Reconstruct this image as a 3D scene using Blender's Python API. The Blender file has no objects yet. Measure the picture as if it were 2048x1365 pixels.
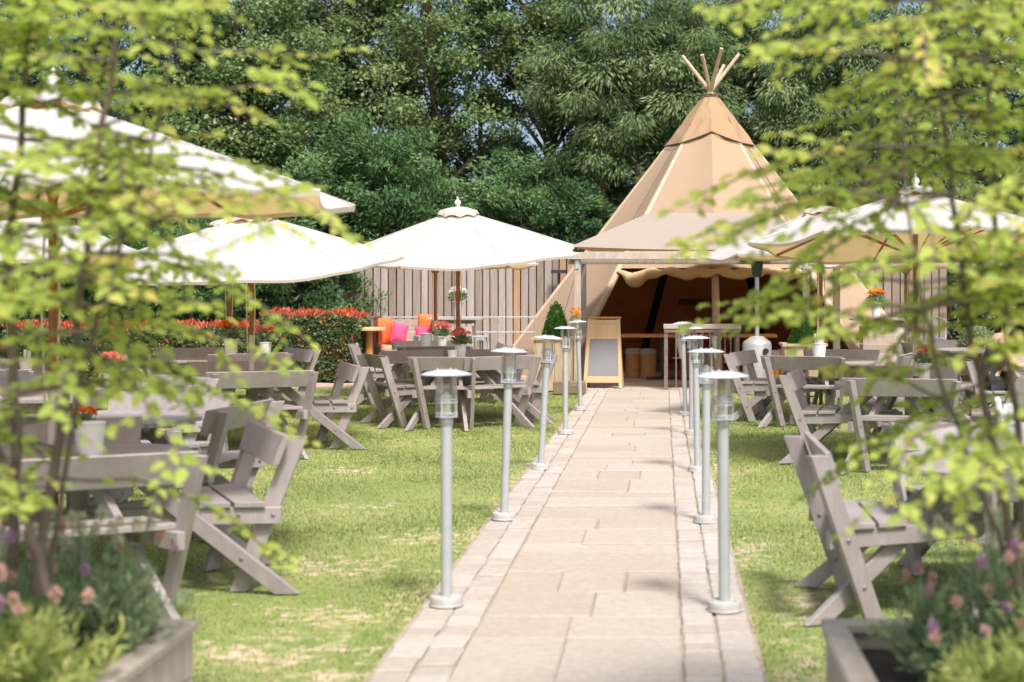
import bpy, math, random
import numpy as np
from mathutils import Vector, Matrix, Euler, noise
R=math.radians; PI=math.pi
random.seed(7); rng=np.random.default_rng(7)
sc=bpy.context.scene; col=sc.collection
V=Vector
# ------------------------------------------------------------------ materials
def new_mat(n):
    m=bpy.data.materials.new(n); m.use_nodes=True
    nt=m.node_tree; return m,nt,nt.nodes,nt.links,nt.nodes['Principled BSDF']
def ramp(nt,fac,stops):
    r=nt.nodes.new('ShaderNodeValToRGB'); e=r.color_ramp.elements
    while len(e)<len(stops): e.new(.5)
    for k,(p,c) in enumerate(stops):
        e[k].position=p; e[k].color=(*c,1)
    nt.links.new(fac,r.inputs[0]); return r.outputs[0]
def noise_n(nt,scale,detail=4,rough=.6,vec=None,stretch=None,coord='Object'):
    tc=nt.nodes.new('ShaderNodeTexCoord'); mp=nt.nodes.new('ShaderNodeMapping')
    if stretch: mp.inputs['Scale'].default_value=stretch
    nt.links.new(tc.outputs[coord],mp.inputs[0])
    n=nt.nodes.new('ShaderNodeTexNoise'); n.inputs['Scale'].default_value=scale
    n.inputs['Detail'].default_value=detail; n.inputs['Roughness'].default_value=rough
    nt.links.new(mp.outputs[0],n.inputs['Vector']); return n.outputs['Fac']
def mathn(nt,op,a,b):
    n=nt.nodes.new('ShaderNodeMath'); n.operation=op
    for i,x in enumerate((a,b)):
        if isinstance(x,(int,float)): n.inputs[i].default_value=x
        else: nt.links.new(x,n.inputs[i])
    return n.outputs[0]
def mixc(nt,fac,a,b,mode='MIX'):
    n=nt.nodes.new('ShaderNodeMix'); n.data_type='RGBA'; n.blend_type=mode
    if isinstance(fac,(int,float)): n.inputs[0].default_value=fac
    else: nt.links.new(fac,n.inputs[0])
    for i,x in ((6,a),(7,b)):
        if isinstance(x,tuple): n.inputs[i].default_value=(*x,1)
        else: nt.links.new(x,n.inputs[i])
    return n.outputs[2]
def attr(nt,name='tone'):
    a=nt.nodes.new('ShaderNodeAttribute'); a.attribute_name=name; return a.outputs['Fac']
def bump(nt,b,h,s=.3,d=.01):
    n=nt.nodes.new('ShaderNodeBump'); n.inputs['Strength'].default_value=s; n.inputs['Distance'].default_value=d
    nt.links.new(h,n.inputs['Height']); nt.links.new(n.outputs[0],b.inputs['Normal'])
def plain(n,c1,c2=None,rough=.6,scale=6,metal=0,stretch=None,bs=.2,bd=.004,tone=0,detail=4):
    m,nt,N,L,b=new_mat(n)
    f=noise_n(nt,scale,detail,.6,stretch=stretch)
    c=ramp(nt,f,[(.3,c1),(.7,c2 or tuple(x*.8 for x in c1))])
    if tone:
        t=attr(nt); k=mathn(nt,'MULTIPLY_ADD',t,tone); k.node.inputs[2].default_value=1-tone/2
        v=nt.nodes.new('ShaderNodeVectorMath'); v.operation='SCALE'; L.new(c,v.inputs[0]); L.new(k,v.inputs['Scale']); c=v.outputs[0]
    if n=='grey_paint':
        g=noise_n(nt,30,5,.7,stretch=(1,1,.12)); c=mixc(nt,.45,c,ramp(nt,g,[(.3,(.38,.37,.36)),(.7,(.60,.595,.59))]),'OVERLAY')
        k2=noise_n(nt,11,5,.75); c=mixc(nt,ramp(nt,k2,[(.62,(0,0,0)),(.72,(.35,.35,.35))]),c,(.50,.46,.43))
    L.new(c,b.inputs['Base Color']); b.inputs['Roughness'].default_value=rough; b.inputs['Metallic'].default_value=metal
    if bs: bump(nt,b,f,bs,bd)
    return m
def leafmat(n,stops,trans=.3,tcol=None,rough=.45):
    m,nt,N,L,b=new_mat(n)
    t=attr(nt); c=ramp(nt,t,stops)
    L.new(c,b.inputs['Base Color']); b.inputs['Roughness'].default_value=rough
    b.inputs['Specular IOR Level'].default_value=.22
    tr=N.new('ShaderNodeBsdfTranslucent'); mx=N.new('ShaderNodeMixShader'); mx.inputs[0].default_value=trans
    if tcol: L.new(mixc(nt,.6,c,tcol),tr.inputs[0])
    else: L.new(c,tr.inputs[0])
    L.new(b.outputs[0],mx.inputs[1]); L.new(tr.outputs[0],mx.inputs[2]); L.new(mx.outputs[0],N['Material Output'].inputs[0])
    return m
def fabric(n,c,tc,trans,scale=3,wr=.4,rough=.85):
    m,nt,N,L,b=new_mat(n)
    f=noise_n(nt,scale,5,.6); f2=noise_n(nt,14,4,.6)
    cc=ramp(nt,f,[(.25,tuple(x*.93 for x in c)),(.75,c)])
    L.new(cc,b.inputs['Base Color']); b.inputs['Roughness'].default_value=rough; b.inputs['Specular IOR Level'].default_value=.2
    bump(nt,b,f2,wr,.012)
    tr=N.new('ShaderNodeBsdfTranslucent'); tr.inputs[0].default_value=(*tc,1)
    mx=N.new('ShaderNodeMixShader'); mx.inputs[0].default_value=trans
    L.new(b.outputs[0],mx.inputs[1]); L.new(tr.outputs[0],mx.inputs[2]); L.new(mx.outputs[0],N['Material Output'].inputs[0])
    return m
M={}
M['paint']=plain('grey_paint',(.345,.308,.304),(.262,.230,.228),.5,5,stretch=(1,1,1),bs=.25,tone=.22,detail=8)
M['bolt']=plain('bolt_steel',(.16,.15,.15),(.3,.29,.28),.45,40,metal=.6)
M['metal']=plain('lamp_grey_metal',(.44,.455,.465),(.38,.40,.41),.42,9,metal=.15,bs=.08)
M['galv']=plain('galvanised_steel',(.62,.64,.65),(.46,.48,.49),.38,16,metal=.55,bs=.1)
M['cast']=plain('base_metal',(.44,.43,.41),(.36,.35,.34),.7,25)
M['capw']=plain('lamp_cap_metal',(.52,.54,.56),(.44,.46,.48),.4,12,bs=.05)
M['bulb']=plain('frosted_bulb',(.80,.79,.75),(.72,.71,.67),.5,6,bs=0)
M['pole']=plain('umbrella_pole_wood',(.30,.105,.035),(.22,.07,.022),.4,3,stretch=(6,6,.6))
M['sleeve']=plain('pole_sleeve_pale',(.60,.55,.48),(.5,.45,.39),.6,8)
M['rib']=plain('umbrella_rib_wood',(.34,.16,.06),(.25,.10,.04),.5,6)
M['rope']=plain('rope',(.62,.56,.40),(.5,.44,.3),.9,60)
M['white']=plain('white_paint',(.80,.79,.76),(.72,.71,.68),.5,10)
M['canopy']=fabric('umbrella_canvas',(.60,.595,.585),(.86,.56,.22),.34,1.5,.25)
M['canopyseam']=plain('umbrella_seam',(.60,.585,.55),(.54,.525,.49),.9,20)
M['tipi']=fabric('tipi_canvas',(.385,.275,.182),(.30,.08,.02),.04,1.2,.30)
M['tipicap']=fabric('tipi_cap_canvas',(.39,.262,.150),(.45,.17,.06),.10,2.5,.6)
M['roll']=fabric('rolled_canvas',(.66,.47,.27),(.5,.25,.08),.12,3,.5)
M['awning']=fabric('awning_canvas',(.37,.318,.268),(.62,.32,.10),.16,1.2,.15)
M['shade_panel']=plain('shade_panel_brown',(.74,.33,.13),(.64,.26,.09),.9,2,bs=.2)
M['seam']=plain('dark_seam',(.15,.095,.06),None,.8,8)
M['log']=plain('debarked_pole',(.55,.43,.31),(.42,.30,.20),.65,4,stretch=(5,5,.7),bs=.4)
M['orangewood']=plain('orange_varnished_wood',(.58,.29,.08),(.42,.18,.045),.5,4,stretch=(1,4,4))
M['timber']=plain('weathered_timber',(.50,.43,.37),(.36,.30,.25),.75,5,stretch=(5,5,.8),bs=.4,tone=.3,detail=6)
M['tub']=plain('planter_softwood',(.50,.40,.27),(.38,.28,.18),.75,5,stretch=(6,6,.7),bs=.4,tone=.35,detail=6)
M['dark']=plain('dark_metal',(.025,.027,.03),(.04,.04,.045),.5,9)
M['bark']=plain('brown_bark',(.16,.12,.09),(.09,.065,.05),.9,9,stretch=(4,4,1),bs=.8,bd=.02)
M['stem']=plain('shrub_stem',(.17,.13,.10),(.11,.085,.07),.85,20,stretch=(1,1,.4),bs=.4)
M['soil']=plain('potting_soil',(.06,.042,.03),(.03,.02,.015),.95,30,bs=.8,bd=.02)
M['slate']=plain('chalkboard_slate',(.25,.25,.27),(.20,.20,.215),.55,2,bs=.05)
M['softpine']=plain('pale_pine',(.64,.46,.26),(.55,.37,.19),.55,4,stretch=(4,4,.8),detail=6)
M['pink']=plain('pink_cotton',(.80,.09,.22),(.7,.06,.16),.85,5)
M['orange']=plain('orange_cotton',(.80,.17,.05),(.70,.13,.03),.85,5)
M['pad']=plain('peach_cotton',(.75,.42,.27),(.68,.35,.2),.85,5)
M['brownrail']=plain('rusty_painted_steel',(.22,.15,.13),(.15,.10,.09),.6,14)
M['heater']=plain('brushed_heater_steel',(.48,.48,.47),(.40,.40,.39),.4,5,metal=.4,stretch=(1,1,6),bs=.1)
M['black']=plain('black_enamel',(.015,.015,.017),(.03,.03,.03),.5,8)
M['skin']=plain('skin',(.62,.38,.28),(.56,.33,.24),.5,9,bs=.1)
M['hair']=plain('dark_brown_hair',(.06,.035,.02),(.03,.02,.012),.5,40,stretch=(3,3,.5),bs=.6)
M['tank']=plain('black_cotton_vest',(.035,.033,.028),(.05,.048,.04),.9,20)
M['trousers']=plain('dark_jersey',(.04,.04,.045),None,.9,20)
M['redsauce']=plain('red_sauce',(.35,.03,.02),(.28,.02,.015),.35,8)
M['paper']=plain('white_paper',(.80,.79,.77),(.74,.73,.71),.8,12)
M['stone']=plain('sleeper_oak',(.24,.18,.13),(.14,.10,.07),.9,6,stretch=(.6,4,4),bs=.7,bd=.02)
LS=lambda a,b,c:[(0,a),(.5,b),(1,c)]
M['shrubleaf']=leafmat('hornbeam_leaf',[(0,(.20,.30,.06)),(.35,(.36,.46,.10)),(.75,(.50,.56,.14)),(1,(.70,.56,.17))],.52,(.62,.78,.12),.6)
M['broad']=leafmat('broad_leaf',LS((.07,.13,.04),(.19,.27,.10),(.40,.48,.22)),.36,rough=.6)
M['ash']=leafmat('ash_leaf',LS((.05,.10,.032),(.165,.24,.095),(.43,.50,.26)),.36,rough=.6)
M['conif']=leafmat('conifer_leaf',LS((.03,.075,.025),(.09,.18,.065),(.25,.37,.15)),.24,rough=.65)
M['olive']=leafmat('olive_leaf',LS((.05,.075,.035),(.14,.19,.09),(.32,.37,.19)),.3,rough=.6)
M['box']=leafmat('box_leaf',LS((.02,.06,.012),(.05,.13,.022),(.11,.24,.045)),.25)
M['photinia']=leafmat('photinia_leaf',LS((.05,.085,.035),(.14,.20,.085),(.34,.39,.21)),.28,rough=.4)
M['redtip']=leafmat('photinia_new_leaf',LS((.42,.06,.03),(.62,.13,.06),(.68,.26,.14)),.35,rough=.35)
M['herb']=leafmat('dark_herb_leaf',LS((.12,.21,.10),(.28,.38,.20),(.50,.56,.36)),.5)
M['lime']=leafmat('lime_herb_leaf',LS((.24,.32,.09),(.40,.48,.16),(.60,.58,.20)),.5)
M['seed']=leafmat('pale_seed_head',LS((.58,.56,.36),(.68,.66,.46),(.76,.73,.56)),.5)
M['lav']=leafmat('lavender_bud',LS((.66,.38,.36),(.74,.52,.42),(.50,.28,.55)),.35)
M['kal']=leafmat('kalanchoe_pink',LS((.75,.16,.13),(.85,.28,.22),(.88,.42,.34)),.35)
M['kalo']=leafmat('kalanchoe_orange',LS((.80,.22,.02),(.88,.32,.03),(.9,.4,.06)),.35)
M['whitef']=leafmat('white_petal',LS((.7,.7,.62),(.8,.8,.72),(.85,.85,.8)),.35)
M['blade']=leafmat('grass_blade',[(0,(.19,.26,.08)),(.4,(.32,.37,.14)),(.75,(.46,.47,.21)),(1,(.62,.55,.33))],.4,rough=.7)
# glass
m,nt,N,L,b=new_mat('lamp_glass'); b.inputs['Base Color'].default_value=(.93,.93,.90,1); b.inputs['Roughness'].default_value=.12
b.inputs['IOR'].default_value=1.1; b.inputs['Transmission Weight'].default_value=1; M['glass']=m
g=N.new('ShaderNodeTexNoise'); g.inputs['Scale'].default_value=8; L.new(ramp(nt,g.outputs['Fac'],[(.3,(.06,)*3),(.7,(.2,)*3)]),b.inputs['Roughness'])
# lawn
m,nt,N,L,b=new_mat('lawn_turf'); M['lawn']=m
n1=noise_n(nt,1.1,6,.65); n2=noise_n(nt,9,6,.7); n3=noise_n(nt,60,4,.7,stretch=(1,.6,1))
a=mathn(nt,'ADD',mathn(nt,'MULTIPLY',n1,.55),mathn(nt,'MULTIPLY',n2,.45))
gr=ramp(nt,a,[(.36,(.22,.30,.11)),(.50,(.31,.36,.16)),(.58,(.40,.40,.21)),(.68,(.50,.45,.29))])
gr=mixc(nt,.55,gr,ramp(nt,n3,[(.35,(.10,.14,.03)),(.65,(.46,.46,.2))]),'OVERLAY')
so=ramp(nt,n2,[(.3,(.50,.36,.25)),(.7,(.62,.50,.38))])
at=attr(nt,'bare'); bf=mathn(nt,'ADD',at,mathn(nt,'MULTIPLY',mathn(nt,'SUBTRACT',n2,.5),2.6))
bf=ramp(nt,bf,[(.38,(0,0,0)),(.85,(1,1,1))])
L.new(mixc(nt,bf,gr,so),b.inputs['Base Color']); b.inputs['Roughness'].default_value=.95; b.inputs['Specular IOR Level'].default_value=.1
bump(nt,b,n3,.7,.02)
# paving
def paving(n,stops,sc1=2.2):
    m,nt,N,L,b=new_mat(n)
    t=attr(nt); n1=noise_n(nt,sc1,6,.65); n2=noise_n(nt,22,5,.7)
    f=mathn(nt,'ADD',mathn(nt,'MULTIPLY',t,.55),mathn(nt,'MULTIPLY',n1,.55))
    c=ramp(nt,f,stops); c=mixc(nt,.35,c,ramp(nt,n2,[(.35,(.36,.33,.31)),(.65,(.60,.59,.57))]),'OVERLAY')
    L.new(c,b.inputs['Base Color']); b.inputs['Roughness'].default_value=.85; b.inputs['Specular IOR Level'].default_value=.25
    bump(nt,b,mathn(nt,'ADD',n1,mathn(nt,'MULTIPLY',n2,.4)),.5,.012); return m
M['flag']=paving('sandstone_flag',[(.3,(.368,.318,.262)),(.5,(.386,.336,.282)),(.68,(.396,.350,.300)),(.8,(.405,.364,.318))])
M['sett']=paving('pale_sett',[(.25,(.360,.318,.274)),(.5,(.392,.352,.310)),(.75,(.418,.388,.350))])
M['patio']=paving('patio_flag',[(.3,(.33,.23,.17)),(.5,(.42,.31,.24)),(.75,(.5,.41,.34))])
M['joint']=plain('sandy_joint',(.36,.30,.24),(.29,.235,.185),.95,14,bs=.4)
# fence boards
m,nt,N,L,b=new_mat('fence_board_wood'); M['fence']=m
t=attr(nt); n1=noise_n(nt,3.5,6,.7,stretch=(5,5,.35)); n2=noise_n(nt,1.3,4,.6,stretch=(2.2,2.2,.5))
c=ramp(nt,t,[(0,(.22,.175,.14)),(.3,(.275,.235,.20)),(.6,(.325,.287,.255)),(.85,(.385,.345,.315)),(.95,(.40,.32,.235)),(1,(.40,.25,.14))])
c=mixc(nt,.55,c,ramp(nt,n1,[(.3,(.28,.25,.23)),(.7,(.62,.60,.58))]),'OVERLAY')
c=mixc(nt,ramp(nt,n2,[(.62,(0,0,0)),(.74,(.7,.7,.7))]),c,(.40,.24,.14))
L.new(c,b.inputs['Base Color']); b.inputs['Roughness'].default_value=.85; bump(nt,b,n1,.5,.01)
# ------------------------------------------------------------------ mesh helpers
class MB:
    def __init__(s): s.v=[]; s.f=[]; s.mi=[]; s.t=[]; s.M=None
    def add(s,vs,fs,mi=0,t=.5):
        o=len(s.v)
        s.v+=[tuple(s.M@V(p)) for p in vs] if s.M else [tuple(p) for p in vs]
        for f in fs: s.f.append(tuple(o+i for i in f)); s.mi.append(mi); s.t.append(t)
    def box(s,c,d,mi=0,t=.5,rot=None):
        h=[x/2 for x in d]; vs=[V((x*h[0],y*h[1],z*h[2])) for x in(-1,1) for y in(-1,1) for z in(-1,1)]
        if rot: vs=[rot@p for p in vs]
        s.add([p+V(c) for p in vs],[(0,1,3,2),(4,6,7,5),(0,4,5,1),(2,3,7,6),(0,2,6,4),(1,5,7,3)],mi,t)
    def prism(s,poly,fn,a,b,mi=0,t=.5):
        n=len(poly); s.add([fn(p,a) for p in poly]+[fn(p,b) for p in poly],
            [tuple(range(n))[::-1],tuple(range(n,2*n))]+[(i,(i+1)%n,n+(i+1)%n,n+i) for i in range(n)],mi,t)
    def tube(s,pts,rad,n=8,mi=0,t=.5,cap=True):
        pts=[V(p) for p in pts]; rs=rad if isinstance(rad,(list,tuple)) else [rad]*len(pts)
        vs=[];up=V((.123,.31,.94)) if abs((pts[-1]-pts[0]).normalized().z)<.9 else V((1,.1,0))
        for i,p in enumerate(pts):
            d=(pts[min(i+1,len(pts)-1)]-pts[max(i-1,0)]).normalized(); x=d.cross(up).normalized(); y=d.cross(x)
            for k in range(n):
                a=2*PI*k/n; vs.append(p+(x*math.cos(a)+y*math.sin(a))*rs[i])
        fs=[(i*n+k,i*n+(k+1)%n,(i+1)*n+(k+1)%n,(i+1)*n+k) for i in range(len(pts)-1) for k in range(n)]
        if cap: fs+=[tuple(range(n))[::-1],tuple(range((len(pts)-1)*n,len(pts)*n))]
        s.add(vs,fs,mi,t)
    def lathe(s,prof,c=(0,0,0),n=20,mi=0,t=.5,capb=True,capt=True):
        vs=[(c[0]+r*math.cos(2*PI*k/n),c[1]+r*math.sin(2*PI*k/n),c[2]+z) for r,z in prof for k in range(n)]
        fs=[(i*n+k,i*n+(k+1)%n,(i+1)*n+(k+1)%n,(i+1)*n+k) for i in range(len(prof)-1) for k in range(n)]
        if capb: fs.append(tuple(range(n))[::-1])
        if capt: fs.append(tuple(range((len(prof)-1)*n,len(prof)*n)))
        s.add(vs,fs,mi,t)
    def build(s,name,mats,parent=None,smooth=False,loc=None,bevel=0,rz=None):
        me=bpy.data.meshes.new(name); me.from_pydata(s.v,[],s.f)
        for m in (mats if isinstance(mats,(list,tuple)) else [mats]): me.materials.append(M[m])
        me.polygons.foreach_set('material_index',s.mi)
        a=me.attributes.new('tone','FLOAT','FACE'); a.data.foreach_set('value',s.t)
        if smooth:
            me.polygons.foreach_set('use_smooth',[True]*len(s.f)); me.set_sharp_from_angle(angle=R(40))
        me.update(); o=bpy.data.objects.new(name,me); col.objects.link(o)
        if parent: o.parent=parent
        if loc: o.location=loc
        if rz: o.rotation_euler.z=rz
        if bevel:
            b=o.modifiers.new('b','BEVEL'); b.width=bevel; b.segments=1; b.limit_method='ANGLE'; b.angle_limit=R(50)
        return o
def tag(o,label=None,cat=None,group=None,kind=None):
    if label: o['label']=label
    if cat: o['category']=cat
    if group: o['group']=group
    if kind: o['kind']=kind
    return o
def empty(name,loc=(0,0,0),rz=0,label=None,cat=None,group=None):
    o=bpy.data.objects.new(name,None); col.objects.link(o); o.location=loc; o.rotation_euler.z=rz
    o.empty_display_size=.1; return tag(o,label,cat,group)
def copy_tree(o,loc=None,rz=None,label=None,group=None,parent=None):
    c=o.copy(); col.objects.link(c); c.parent=parent
    if loc is not None: c.location=loc
    if rz is not None: c.rotation_euler.z=rz
    if label: c['label']=label
    if group: c['group']=group
    for ch in list(o.children): copy_tree(ch,parent=c)
    return c
def X(px,Z): return (px-1327)/2844*Z       # metres right of the camera for a photo column at distance Z
# leaves: numpy sheets of small faces.  shape 'd' diamond (4 verts), 'o' ovate folded (6 verts)
def leaves(name,mat,C,D,Nn,Ln,Wd,T,parent=None,shape='d',mats=None):
    C=np.asarray(C,float); D=np.asarray(D,float); Nn=np.asarray(Nn,float); n=len(C)
    D=D/np.linalg.norm(D,axis=1,keepdims=True); S=np.cross(D,Nn); S/=np.linalg.norm(S,axis=1,keepdims=True)+1e-9
    U=np.cross(S,D)
    Ln=np.broadcast_to(np.asarray(Ln,float),(n,))[:,None]; Wd=np.broadcast_to(np.asarray(Wd,float),(n,))[:,None]
    if shape=='d':
        vs=np.stack([C,C+D*Ln*.5+S*Wd*.5-U*Wd*.12,C+D*Ln,C+D*Ln*.5-S*Wd*.5-U*Wd*.12],1); k=4; F=[(0,1,2,3)]
    elif shape=='t':
        vs=np.stack([C-S*Wd*.5,C+S*Wd*.5,C+D*Ln],1); k=3; F=[(0,1,2)]
    else:
        vs=np.stack([C,C+D*Ln*.28+S*Wd*.46+U*Wd*.15,C+D*Ln*.68+S*Wd*.38+U*Wd*.1,C+D*Ln-U*Ln*.12,
                     C+D*Ln*.68-S*Wd*.38+U*Wd*.1,C+D*Ln*.28-S*Wd*.46+U*Wd*.15,],1); k=6; F=[(0,1,2,3),(0,3,4,5)]
    vs=vs.reshape(-1,3); nf=len(F); ln=len(F[0])
    idx=(np.arange(n)[:,None,None]*k+np.array(F)[None]).reshape(-1)
    me=bpy.data.meshes.new(name); me.vertices.add(len(vs)); me.vertices.foreach_set('co',vs.ravel())
    me.loops.add(len(idx)); me.loops.foreach_set('vertex_index',idx.astype(np.int32))
    me.polygons.add(n*nf); me.polygons.foreach_set('loop_start',(np.arange(n*nf)*ln).astype(np.int32))
    me.update(calc_edges=True)
    a=me.attributes.new('tone','FLOAT','FACE'); a.data.foreach_set('value',np.repeat(np.clip(T,0,1),nf).astype(np.float32))
    me.materials.append(M[mat]); me.validate()
    o=bpy.data.objects.new(name,me); col.objects.link(o)
    if parent: o.parent=parent
    return o
def rdir(n): 
    d=rng.normal(size=(n,3)); return d/np.linalg.norm(d,axis=1,keepdims=True)
# ------------------------------------------------------------------ world, sun, camera
w=bpy.data.worlds.new('World'); sc.world=w; w.use_nodes=True; nt=w.node_tree
sky=nt.nodes.new('ShaderNodeTexSky'); sky.sky_type='NISHITA'; sky.sun_disc=False
EL=R(57); az=math.atan2(-.88,.42)      # direction towards the sun in the ground plane
sky.sun_elevation=EL; sky.sun_rotation=PI/2-az; sky.air_density=.7; sky.dust_density=4.2; sky.ozone_density=.3
nt.links.new(sky.outputs[0],nt.nodes['Background'].inputs[0]); nt.nodes['Background'].inputs[1].default_value=.15
sd=V((math.cos(az)*math.cos(EL),math.sin(az)*math.cos(EL),math.sin(EL)))
ld=bpy.data.lights.new('sun','SUN'); ld.energy=3.1; ld.angle=R(10); ld.color=(1,.97,.93)
lo=bpy.data.objects.new('sun',ld); col.objects.link(lo); lo.rotation_euler=sd.to_track_quat('Z','Y').to_euler()
cam=bpy.data.cameras.new('camera'); co=bpy.data.objects.new('camera',cam); col.objects.link(co); sc.camera=co
co.location=(0,0,1.6); co.rotation_euler=(R(90),0,0); cam.lens=50; cam.sensor_width=36
cam.shift_x=-303/2048; cam.shift_y=-102/2048; cam.clip_end=500; cam.clip_start=.05
cam.dof.use_dof=True; cam.dof.focus_distance=18; cam.dof.aperture_fstop=2.3
sc.view_settings.view_transform='Standard'; sc.view_settings.look='None'; sc.view_settings.gamma=1
sc.view_settings.exposure=.64
sc.cycles.max_bounces=8; sc.cycles.transparent_max_bounces=8; sc.cycles.use_denoising=True
# ------------------------------------------------------------------ ground
TB=[ # tables: x, y, rotation of the bench pattern
 ('A',-3.12,7.45,27),('N',-3.84,9.65,-8),('L',-4.2,14.35,23),('B',-2.48,17.3,0),('E',-3.35,20.4,12),('H',-5.6,18.0,35),
 ('F',-6.73,14.6,10),('G',-4.98,11.9,50),('P',1.80,7.2,0),('Q',2.25,13.3,-12),('S',1.95,17.4,-20),('T',4.4,16.0,0),('K',4.6,20.8,20)]
bare=[(-1.95,8.3,.55,.45),(-1.5,9.3,.6,.4),(-1.6,7.0,.5,.4),(-1.75,6.3,.7,.5),(.75,7.2,.3,.9),(.62,6.0,.2,1.0),(.55,8.8,.2,.8),
      (-1.2,7.5,.2,2.0),(-2.8,12.7,.45,.4),(-1.4,5.8,.4,.5),(.5,12,.12,3),(-1.25,12,.1,3),(-2.2,10.6,.5,.15)]
for t in TB: bare.append((t[1],t[2],.85,.8))
def bareness(x,y):
    v=0*x
    for cx,cy,a,b in bare:
        d=((x-cx)/a)**2+((y-cy)/b)**2; v=np.maximum(v,np.exp(-d*1.1)*.56)
    return v
gx=np.arange(-12,9.01,.12); gy=np.arange(1,27.01,.12); nx,ny=len(gx),len(gy)
XX,YY=np.meshgrid(gx,gy); ZZ=-.012+.006*np.sin(XX*2.1)*np.cos(YY*1.7)
me=bpy.data.meshes.new('lawn'); vs=np.stack([XX,YY,ZZ],-1).reshape(-1,3)
i=np.arange(nx*ny).reshape(ny,nx); q=np.stack([i[:-1,:-1],i[:-1,1:],i[1:,1:],i[1:,:-1]],-1).reshape(-1,4)
me.from_pydata(vs.tolist(),[],q.tolist()); me.materials.append(M['lawn'])
a=me.attributes.new('bare','FLOAT','POINT'); a.data.foreach_set('value',bareness(vs[:,0],vs[:,1]).astype(np.float32))
lawn=bpy.data.objects.new('lawn',me); col.objects.link(lawn); tag(lawn,kind='structure')
mb=MB(); mb.add([(-300,-100,-.04),(300,-100,-.04),(300,400,-.04),(-300,400,-.04)],[(0,1,2,3)]); o=mb.build('ground','lawn'); tag(o,kind='structure')
mb=MB(); mb.add([(-80,25.2,-.03),(80,25.2,-.03),(80,120,-.03),(-80,120,-.03)],[(0,1,2,3)]); o=mb.build('woodland_floor','soil'); tag(o,kind='structure')
# grass blades (short turf)
n=420000; u=rng.random(n); gyy=4.2+(24.5-4.2)*u**1.25; gxx=(rng.random(n)*(.48+.27)-.48)*gyy*1.02
edge=.025*np.sin(gyy*9)+.02*np.sin(gyy*23+1)
keep=((gxx<-1.205+edge)|(gxx>.412+edge))&(rng.random(n)>bareness(gxx,gyy)*1.3)&(gyy<23.2)
# patchy density
pn=np.sin(gxx*3.1+np.sin(gyy*2.3))*np.cos(gyy*2.7+gxx)*.5+.5; keep&=(rng.random(n)<.35+.65*pn)
gxx=gxx[keep]; gyy=gyy[keep]; n=len(gxx)
D=np.stack([rng.normal(0,.45,n),rng.normal(0,.45,n),np.ones(n)],1)
tone=np.clip(rng.normal(.42,.19,n)+(.5-pn[keep])*.35,0,1)
o=leaves('grass','blade',np.stack([gxx,gyy,np.full(n,-.015)],1),D,rdir(n),rng.uniform(.016,.036,n),rng.uniform(.004,.008,n)*(.7+gyy/10),tone,shape='t'); tag(o,kind='stuff')
# path: bedding sheet, flags and setts
mb=MB(); mb.box((-.4,13.0,-.02),(1.66,20.8,.03)); o=mb.build('path_bed','joint'); tag(o,kind='structure')
mb=MB(); y=2.8
def slab(mb,x0,x1,y0,y1,z,t,j=.004):
    g=.0035; h=z+random.uniform(-j,j); jx=lambda:random.uniform(-.006,.006)
    a=[(x0+g+jx(),y0+g+jx()),(x1-g+jx(),y0+g+jx()),(x1-g+jx(),y1-g+jx()),(x0+g+jx(),y1-g+jx())]
    b=.008; cx,cy=(x0+x1)/2,(y0+y1)/2
    top=[(px+(b if px<cx else -b),py+(b if py<cy else -b),h+random.uniform(-.002,.002)) for px,py in a]
    mb.add([(p[0],p[1],h-.045) for p in a]+[(p[0],p[1],h-.006) for p in a]+top,
        [(0,1,5,4),(1,2,6,5),(2,3,7,6),(3,0,4,7),(4,5,9,8),(5,6,10,9),(6,7,11,10),(7,4,8,11),(8,9,10,11)],0,t)
while y<22.8:
    L_=random.choice([.3,.42,.42,.56,.6,.75]); L_=min(L_,22.85-y+.001)
    cuts=random.choice([[0,.45,1],[0,.62,1],[0,.38,1],[0,1],[0,.33,.7,1],[0,.55,1]]); 
    for a_,b_ in zip(cuts,cuts[1:]): slab(mb,-.884+.964*a_,-.884+.964*b_,y,y+L_,.008,random.random())
    y+=L_
o=mb.build('path','flag'); tag(o,kind='structure')
mb=MB()
for x0 in (-1.207,-1.045,.085,.25):
    y=2.8+random.random()*.1
    while y<22.8:
        L_=random.choice([.155,.155,.16,.165,.3,.22]); slab(mb,x0,x0+.16,y,min(y+L_,22.85),.010,random.random(),.005); y+=L_
for r_ in range(3):
    x0=-1.45+random.random()*.1
    while x0<.9:
        L_=random.choice([.16,.22,.3]); slab(mb,x0,x0+L_,22.86+r_*.17,23.02+r_*.17,.012,random.random(),.004); x0+=L_
o=mb.build('path_edging','sett'); tag(o,kind='structure')
mb=MB(); mb.box((-.3,28.4,-.017),(15.4,10,.02)); o=mb.build('patio_bed','joint'); tag(o,kind='structure')
mb=MB(); y=23.4
while y<33.2:
    L_=random.choice([.45,.6]); x0=-7.9
    while x0<7.3:
        W_=random.choice([.4,.6,.75,.9]); slab(mb,x0,x0+W_,y,y+L_,.016,random.random(),.003); x0+=W_
    y+=L_
o=mb.build('patio','patio'); tag(o,kind='structure')
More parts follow.
